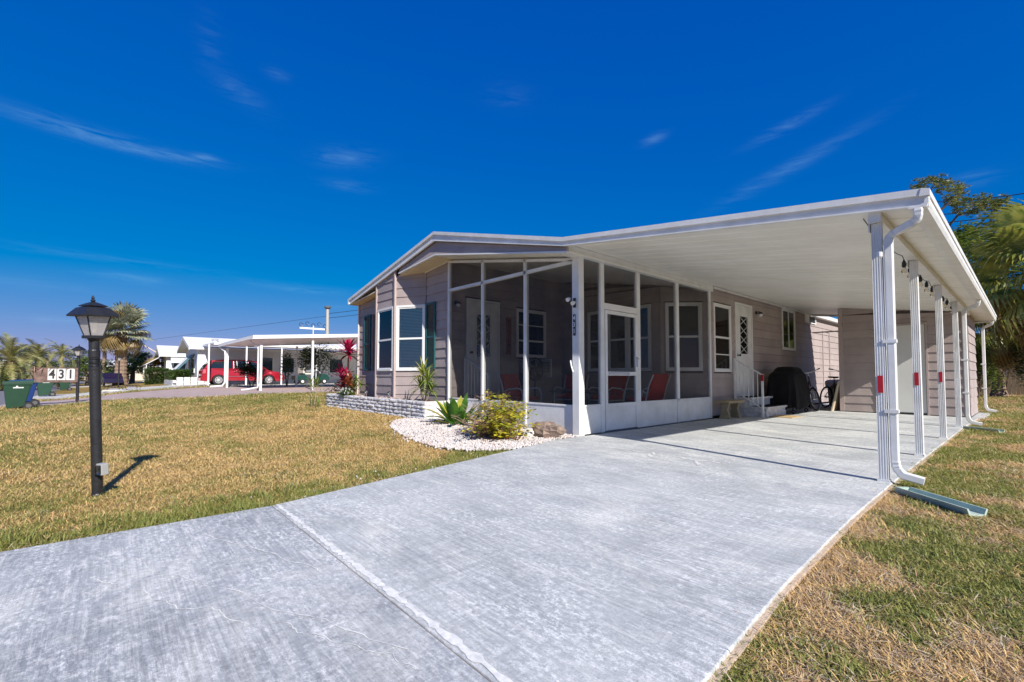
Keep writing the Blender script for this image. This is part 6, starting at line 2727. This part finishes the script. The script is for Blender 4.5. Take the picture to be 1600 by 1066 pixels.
tree('oak_tree', 'bright green leafy tree rising behind the carport roof', (-2.3, 31, 0), 8.4, (2.2, 2.2, 2.6), 12000, .17, LIGHTLEAF, 41, clumps=34)
tree('oak_tree', 'darker leafy tree behind the cabbage palm at the right', (.2, 35, 0), 8.0, (2.6, 2.4, 3.0), 12000, .18, HEDGE, 42, clumps=34)
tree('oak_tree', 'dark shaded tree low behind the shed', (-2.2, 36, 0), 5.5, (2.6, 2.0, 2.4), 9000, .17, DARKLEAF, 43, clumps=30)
bush('shrub', 'tall olive-green shrub right of the shed downspout', (-1.45, 27.5, -.05), (.9, .9, 1.35), 3600, .10, LIGHTLEAF, seed=50)
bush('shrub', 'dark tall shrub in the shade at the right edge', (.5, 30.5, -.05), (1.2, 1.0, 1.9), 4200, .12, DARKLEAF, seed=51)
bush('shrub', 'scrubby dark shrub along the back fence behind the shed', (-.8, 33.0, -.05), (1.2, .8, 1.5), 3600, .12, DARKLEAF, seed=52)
for i in range(7):
    lbls = ['round green tree left of the number sign on the horizon', 'low green tree behind the number sign', 'green tree right of the number sign lamp on the horizon',
            'dense green shrubbery left of the far awning house', 'broad green tree behind the silver palm trunk', 'low dark tree at the far left edge of the street', 'far green tree between the date palms']
    spec = [(-84, -7.5, 5.0, 3.0), (-80, -2.2, 3.9, 2.5), (-74, 1.5, 3.8, 2.4), (-59.5, 5.2, 3.0, 2.3), (-66, 1.8, 3.6, 2.6), (-95, -15, 4.5, 4.0), (-92, -4.0, 5.0, 3.2)][i]
    tree('shade_tree', lbls[i], gz(spec[0], spec[1]), spec[2], (spec[3], spec[3], spec[2] * .48), 3600, .26, (HEDGE, LIGHTLEAF, DARKLEAF)[i % 3 if i != 3 else 0], 60 + i, 'trees far down the street', clumps=22)
for i, (x, y, r_) in enumerate(((-55, -6.9, .9), (-56.5, 3.4, 1.0), (-62, -3.8, .8))):
    bush('shrub', ['rounded yellow-green shrub under the leftmost date palm', 'dark rounded shrub between the silver palm and the awning house', 'small far shrub beyond the third green bin'][i],
         gz(x, y, -.05), (r_ * 1.3, r_ * 1.3, r_), 1300, .16, (LIGHTLEAF, DARKLEAF, HEDGE)[i], seed=70 + i)
# far tree line: reads as one mass
mb = MB()
rr = random.Random(99)
for i in range(150):
    ang = R(rr.uniform(60, 104))
    d_ = rr.uniform(120, 230)
    c = (-math.sin(ang) * d_, math.cos(ang) * d_, 0)
    hh = rr.uniform(2.2, 5.2) * d_ / 150
    leaf_quads(mb, (c[0], c[1], hh * .5), (5, 5, hh * .55), 130, .9, rr)
for i in range(40):
    ang = R(rr.uniform(-14, 6))
    d_ = rr.uniform(46, 60)
    c = (-math.sin(ang) * d_, math.cos(ang) * d_, 0)
    leaf_quads(mb, (c[0], c[1], 2.2), (2.2, 2.2, 2.6), 160, .35, rr)
o = mb.build('treeline', HEDGE)
o['kind'] = 'stuff'

# pine with flat needle clumps
pn = thing('pine_tree', 'slash pine with spreading limbs and flat needle clumps above the carport roof', 'pine tree', (-2.69, 32, 0))
PX = -2.69
mb = MB()
mb.tube([(0, 0, -.1), (-.02, 0, 4), (.04, 0, 7.95), (-.05, .2, 8.6)], [.28, .2, .12, .06], 10)
mb.build('trunk', BARK, pn)
limbs = [[(-2.65, 7.7), (-1.96, 8.2), (-1.39, 8.5), (-.95, 8.85), (-.62, 9.15)], [(-2.72, 8.4), (-2.17, 9.15), (-1.6, 9.17), (-1.15, 9.35)],
         [(-2.74, 8.5), (-2.85, 9.51), (-3.17, 10.45), (-2.96, 10.9), (-2.6, 11.0)], [(-2.6, 7.6), (-1.85, 8.12), (-1.19, 7.85), (-.56, 7.78)], [(-2.8, 9.4), (-2.27, 9.94), (-1.92, 10.3)],
         [(-3.0, 10.0), (-3.4, 10.7), (-3.6, 10.9)], [(-1.3, 9.2), (-.95, 9.4), (-.6, 9.35)]]
for li, lm in enumerate(limbs):
    mb = MB()
    pts_ = [(x - PX, .35 * math.sin(i * 1.3 + li), z) for i, (x, z) in enumerate(lm)]
    mb.tube(pts_, [.065 * (1 - .75 * i / (len(pts_) - 1)) for i in range(len(pts_))], 6)
    mb.build('limb', BARK, pn)
clumps = [(-3.67, 10.95), (-3.46, 11.16), (-3.05, 11.23), (-2.72, 11.05), (-2.48, 10.84), (-2.77, 10.63), (-2.25, 10.44), (-1.97, 10.48), (-2.08, 10.12), (-2.38, 9.98), (-1.86, 9.63), (-1.58, 9.71), (-1.26, 9.46), (-1.02, 9.58), (-0.72, 9.3), (-0.55, 9.35), (-0.9, 9.13), (-1.37, 9.26), (-1.69, 9.13), (-2.1, 9.3), (-1.17, 8.79), (-0.89, 8.53), (-0.62, 8.37), (-0.44, 8.38), (-1.07, 8.32), (-1.4, 8.15), (-1.8, 8.31), (-1.0, 7.8), (-0.72, 7.8), (-0.51, 7.87), (-1.52, 7.86), (-2.27, 9.75), (-0.48, 9.01), (-0.42, 7.54)]
rr = random.Random(5)
mb = MB()
for (x, z) in clumps:
    big = z > 9.0
    for _ in range(30 if big else 16):
        c = Vector((x - PX + rr.gauss(0, .125), rr.gauss(0, .45), z + rr.gauss(0, .07)))
        for k in range(15):
            d = Vector((rr.gauss(0, 1), rr.gauss(0, 1), rr.gauss(.35, .7))).normalized()
            s = d.cross(Vector((rr.random(), rr.random(), rr.random() - .5))).normalized() * .017
            e = c + d * rr.uniform(.10, .19)
            mb.add([c - s, c + s, e], [(0, 1, 2)])
mb.build('needles', PINE, pn, kind='stuff')
mb = MB()
for (x, z) in clumps:
    b = min((p for lm in limbs for p in lm), key=lambda p: (p[0] - x) ** 2 + (p[1] - z) ** 2)
    mb.tube([(b[0] - PX, 0, b[1]), (x - PX, rr.uniform(-.3, .3), z)], [.02, .008], 4, False)
mb.build('twigs', BARK, pn)

# wooden fence behind the shed
fe = thing('wooden_fence', 'weathered plank fence in the shade behind the right lawn', 'fence', (-1, 37, 0), world=True)
for i in range(34):
    x = -4 + i * .155
    mb = MB()
    z1 = 1.65 + .25 * (i - 10) / 24 + random.uniform(-.03, .03)
    mb.prism([(x, -.05), (x + .14, -.05), (x + .14, z1 - .03), (x + .07, z1), (x, z1 - .03)], 34.6, 34.63, 'y')
    mb.build('board', WOOD, fe)
for z in (.4, 1.3):
    mb = MB()
    mb.box(-4, 1.3, 34.635, 34.68, z, z + .09)
    mb.build('rail', WOOD, fe)

# ---------------------------------------------------------------- utility poles and wires
up = thing('utility_pole', 'pale utility pole with a round cap above the far carport roofs', 'utility pole', (-61, 21.3, 0))
mb = MB()
mb.tube([(0, 0, 0), (0, 0, 10)], [.26, .17], 12)
mb.build('pole', M('concrete_pole', (.42, .40, .36), .8), up)
mb = MB()
mb.lathe([(.2, 9.8), (.40, 9.95), (.44, 10.1), (.3, 10.2), (.1, 10.25)], (0, 0, 0), 16)
mb.build('cap', M('pole_cap', (.12, .12, .12), .6), up)
mb = MB()
mb.tube([(0, 0, 9.2), (8, 25, 14)], .03, 4)
mb.tube([(0, 0, 8.6), (8, 25, 13.2)], .03, 4)
mb.tube([(0, 0, 8.9), (-60, -22, 7)], .02, 4)
mb.build('wires', BLACKM, up)
an = thing('mast_arm', 'far white crossarm with curled fittings above the carport roofs', 'mast', (-62.2, 19.9, 0))
mb = MB()
mb.tube([(0, 0, 0), (0, 0, 7.6)], .06, 8)
mb.box(-.08, .08, -1.7, 1.7, 7.1, 7.32)
mb.build('arm', WHITE, an)
mb = MB()
for k in range(-2, 3):
    mb.torus((0, k * .75, 7.65 + .2 * (k % 2)), .22, .03, Matrix.Rotation(R(90), 3, 'Y'), 12, 5)
mb.build('fittings', BLACKM, an)
for i, (a, b) in enumerate((((-8, 62, 18.6), (9, 60, 17.2)), ((-9, 62, 17.4), (9, 60, 16.5)), ((-9.5, 62, 16.5), (9, 60, 16.1)))):
    mb = MB()
    A_, B_ = Vector(a), Vector(b)
    mb.tube([A_.lerp(B_, k / 12) + Vector((0, 0, -1.2 * 4 * (k / 12) * (1 - k / 12) + .6)) for k in range(13)], .045, 4)
    tag(mb.build('power_line', BLACKM, None, loc=a), ['uppermost power line crossing the sky at the right', 'middle power line crossing the sky at the right', 'lowest power line crossing the sky at the right'][i], 'power line', 'power lines at the right')
for i, x in enumerate((-9.5, 10)):
    t = thing('utility_pole', ['wooden power pole hidden behind the carport roof', 'wooden power pole beyond the right edge'][i], 'utility pole', (x, 62 if i == 0 else 60, 0), group='wooden poles carrying the power lines')
    mb = MB()
    mb.tube([(0, 0, 0), (0, 0, 19)], [.2, .13], 10)
    mb.build('pole', WOOD, t)
    mb = MB()
    mb.box(-.08, .08, -1.1, 1.1, 17.6, 17.8)
    mb.build('crossarm', WOOD, t)

# ---------------------------------------------------------------- grass
def fbm(x, y, s, o=0):
    return (noise.noise(Vector((x * s, y * s, o))) + .5 * noise.noise(Vector((x * s * 2.1, y * s * 2.1, o + 5))) + .25 * noise.noise(Vector((x * s * 4.3, y * s * 4.3, o + 9))))


def tuft(seed, n, h, w, lay, r_=.03, bend=.6):
    rr = random.Random(seed)
    mb = MB()
    for i in range(n):
        a = rr.uniform(0, 6.283)
        b = Vector((rr.gauss(0, r_), rr.gauss(0, r_), -.005))
        el = rr.uniform(lay[0], lay[1])
        d = Vector((math.cos(a) * math.cos(el), math.sin(a) * math.cos(el), math.sin(el)))
        L_ = h * rr.uniform(.6, 1.25)
        s = d.cross(Vector((0, 0, 1))).normalized() * w * rr.uniform(.7, 1.2) / 2
        m_ = b + d * L_ * .55
        d2 = (d + Vector((0, 0, -bend * rr.uniform(.2, 1)))).normalized()
        e = m_ + d2 * L_ * .5
        mb.add([b - s * .7, b + s * .7, m_ + s, m_ - s, e], [(0, 1, 2, 3), (3, 2, 4)])
    return mb


G_GREEN = leaf_mat('grass_green', (.19, .225, .045), (.33, .33, .085), 14, .55, .35)
G_OLIVE = leaf_mat('grass_olive', (.31, .28, .07), (.46, .38, .12), 14, .6, .3)
G_STRAW = leaf_mat('grass_straw', (.62, .41, .15), (.80, .57, .25), 18, .7, .25)
G_PALE = leaf_mat('grass_pale_straw', (.56, .45, .29), (.70, .59, .42), 18, .7, .2)
G_BROWN = leaf_mat('grass_brown', (.40, .25, .13), (.55, .36, .20), 18, .8, .15)
protos = [(tuft(1, 13, .042, .0052, (.15, 1.1), .035, .9), G_GREEN), (tuft(2, 12, .040, .0050, (.1, 1.0), .035, .9), G_OLIVE), (tuft(3, 13, .042, .0042, (.0, .9), .035, .6), G_STRAW),
          (tuft(4, 9, .070, .0036, (-.05, .3), .05, .2), G_PALE), (tuft(5, 12, .055, .0036, (-.02, .45), .05, .3), G_BROWN), (tuft(6, 14, .08, .006, (.5, 1.4)), G_GREEN)]
pts, rots, scls, idxs = [], [], [], []
rng = np.random.default_rng(9)


def add_grass(x, y, sc_, right=False):
    f = fbm(x, y, .8, 1)
    f2 = fbm(x, y, 3.2, 30)
    u = rng.random()
    if right:
        g = sstep(-.28, .36, f + .75 * f2 - .02)
        if u < .10:
            k = 3
        elif rng.random() < g:
            k = 0 if rng.random() < .62 else 1
        else:
            k = 4 if rng.random() < .45 else (2 if rng.random() < .5 else 3)
    else:
        edge = math.exp(-max(0, dleft(y) - x) / .55) if -1 < y < 5.3 else 0     # greener along the drive
        band = math.exp(-((x + 10.5 + 1.6 * y) ** 2) / 14) * .25 * (1 if x < -7 else 0)
        far = .42 * sstep(12.5, 19, -x) * (1 if fbm(x, y, .35, 77) > -.25 else .3)
        near = .38 * sstep(2.2, .2, abs(y + 1.6 + (x + 4) * .05)) * sstep(-9, -5, x)
        spot = .6 * (math.exp(-((x + 7.6) ** 2 / .5 + (y - 1.25) ** 2 / .05)) + math.exp(-((x + 8.2) ** 2 / .9 + (y + 1.1) ** 2 / .09)))
        g = .06 + .85 * edge + 1.25 * far + 1.1 * near + band + spot + .42 * f + .25 * f2
        if rng.random() < g:
            k = (5 if edge > .35 and rng.random() < .5 else 0) if rng.random() < .6 else 1
        elif u < .10:
            k = 3
        elif u < .22:
            k = 4
        elif u < .34:
            k = 1
        else:
            k = 2
    pts.append((x, y, H(x, y)))
    rots.append((rng.normal(0, .12), rng.normal(0, .12), rng.uniform(0, 6.283)))
    scls.append(sc_ * rng.uniform(.75, 1.25))
    idxs.append(k)


def blocked(x, y):
    if -3.45 > y:
        return True
    if dleft(y) - .005 < x < dright(y) + .02 and y < 17.2:
        return True
    if y > 5.1 and -4.9 < x < -.86:
        return True
    if -12.95 < x < -4.7 and y > 5.3:
        return True
    if -13.7 < x < -8.0 and 4.72 < y < 6:
        return True
    if in_poly(x, y, BED):
        return True
    return False


# right-hand lawn strip, dense
for (y0, y1, xr, dens, s_) in ((1.0, 3.2, 1.6, 3600, .85), (3.2, 6, 2.2, 2400, .95), (6, 11, 2.6, 1200, 1.15), (11, 20, 4, 400, 1.7), (20, 34, 5, 130, 2.6)):
    xl = -.9 if y1 < 17.5 else -4
    n = int((xr - xl) * (y1 - y0) * dens)
    for _ in range(n):
        x, y = rng.uniform(xl, xr), rng.uniform(y0, y1)
        if x < (dright(y) + .015 if y < 17.2 else -99) or (y > 11 and y < 17.3 and x < -.66):
            continue
        if -.76 < x < -.1 and abs((y - 5.08) + (x + .76) * .93) < .10:
            continue
        add_grass(x, y, s_, True)
# left lawn: density falls with distance
for (r0, r1, dens, s_) in ((3.4, 6, 1150, .85), (6, 9, 620, 1.05), (9, 13, 330, 1.35), (13, 19, 150, 1.8), (19, 28, 62, 2.6), (28, 42, 26, 3.6)):
    a0, a1 = R(48), R(99.5)
    n = int((a1 - a0) / 2 * (r1 * r1 - r0 * r0) * dens)
    for _ in range(n):
        r_ = math.sqrt(rng.uniform(r0 * r0, r1 * r1))
        a = rng.uniform(a0, a1)
        x, y = -math.sin(a) * r_, math.cos(a) * r_
        if blocked(x, y):
            continue
        if x < -21 and (-30.9 < x < -26.3 + 4.6 * sstep(-3, 3.5, y) + .1 or -41.6 < x < -33.1 or (-33 < x < -30.8 and y > 6) or y > 12):
            continue
        add_grass(x, y, s_)
# weeds hanging over the slab edges
for _ in range(3600):
    y = rng.uniform(-.6, 5.0)
    if rng.random() < .5:
        x = dleft(y) - rng.uniform(-.006, .04)
    else:
        y = rng.uniform(1.0, 14)
        x = dright(y) + rng.uniform(.0, .07)
    add_grass(x, y, .9, True)
for (x, y) in ((-1.97, .913), (-1.98, .915), (-2.0, .92), (-3.1, .915), (-2.6, .917)):
    pts.append((x, y, -.02)); rots.append((0, 0, rng.uniform(0, 6))); scls.append(.8); idxs.append(0)
scatter('grass', pts, rots, scls, idxs, protos)
print('grass points', len(pts))
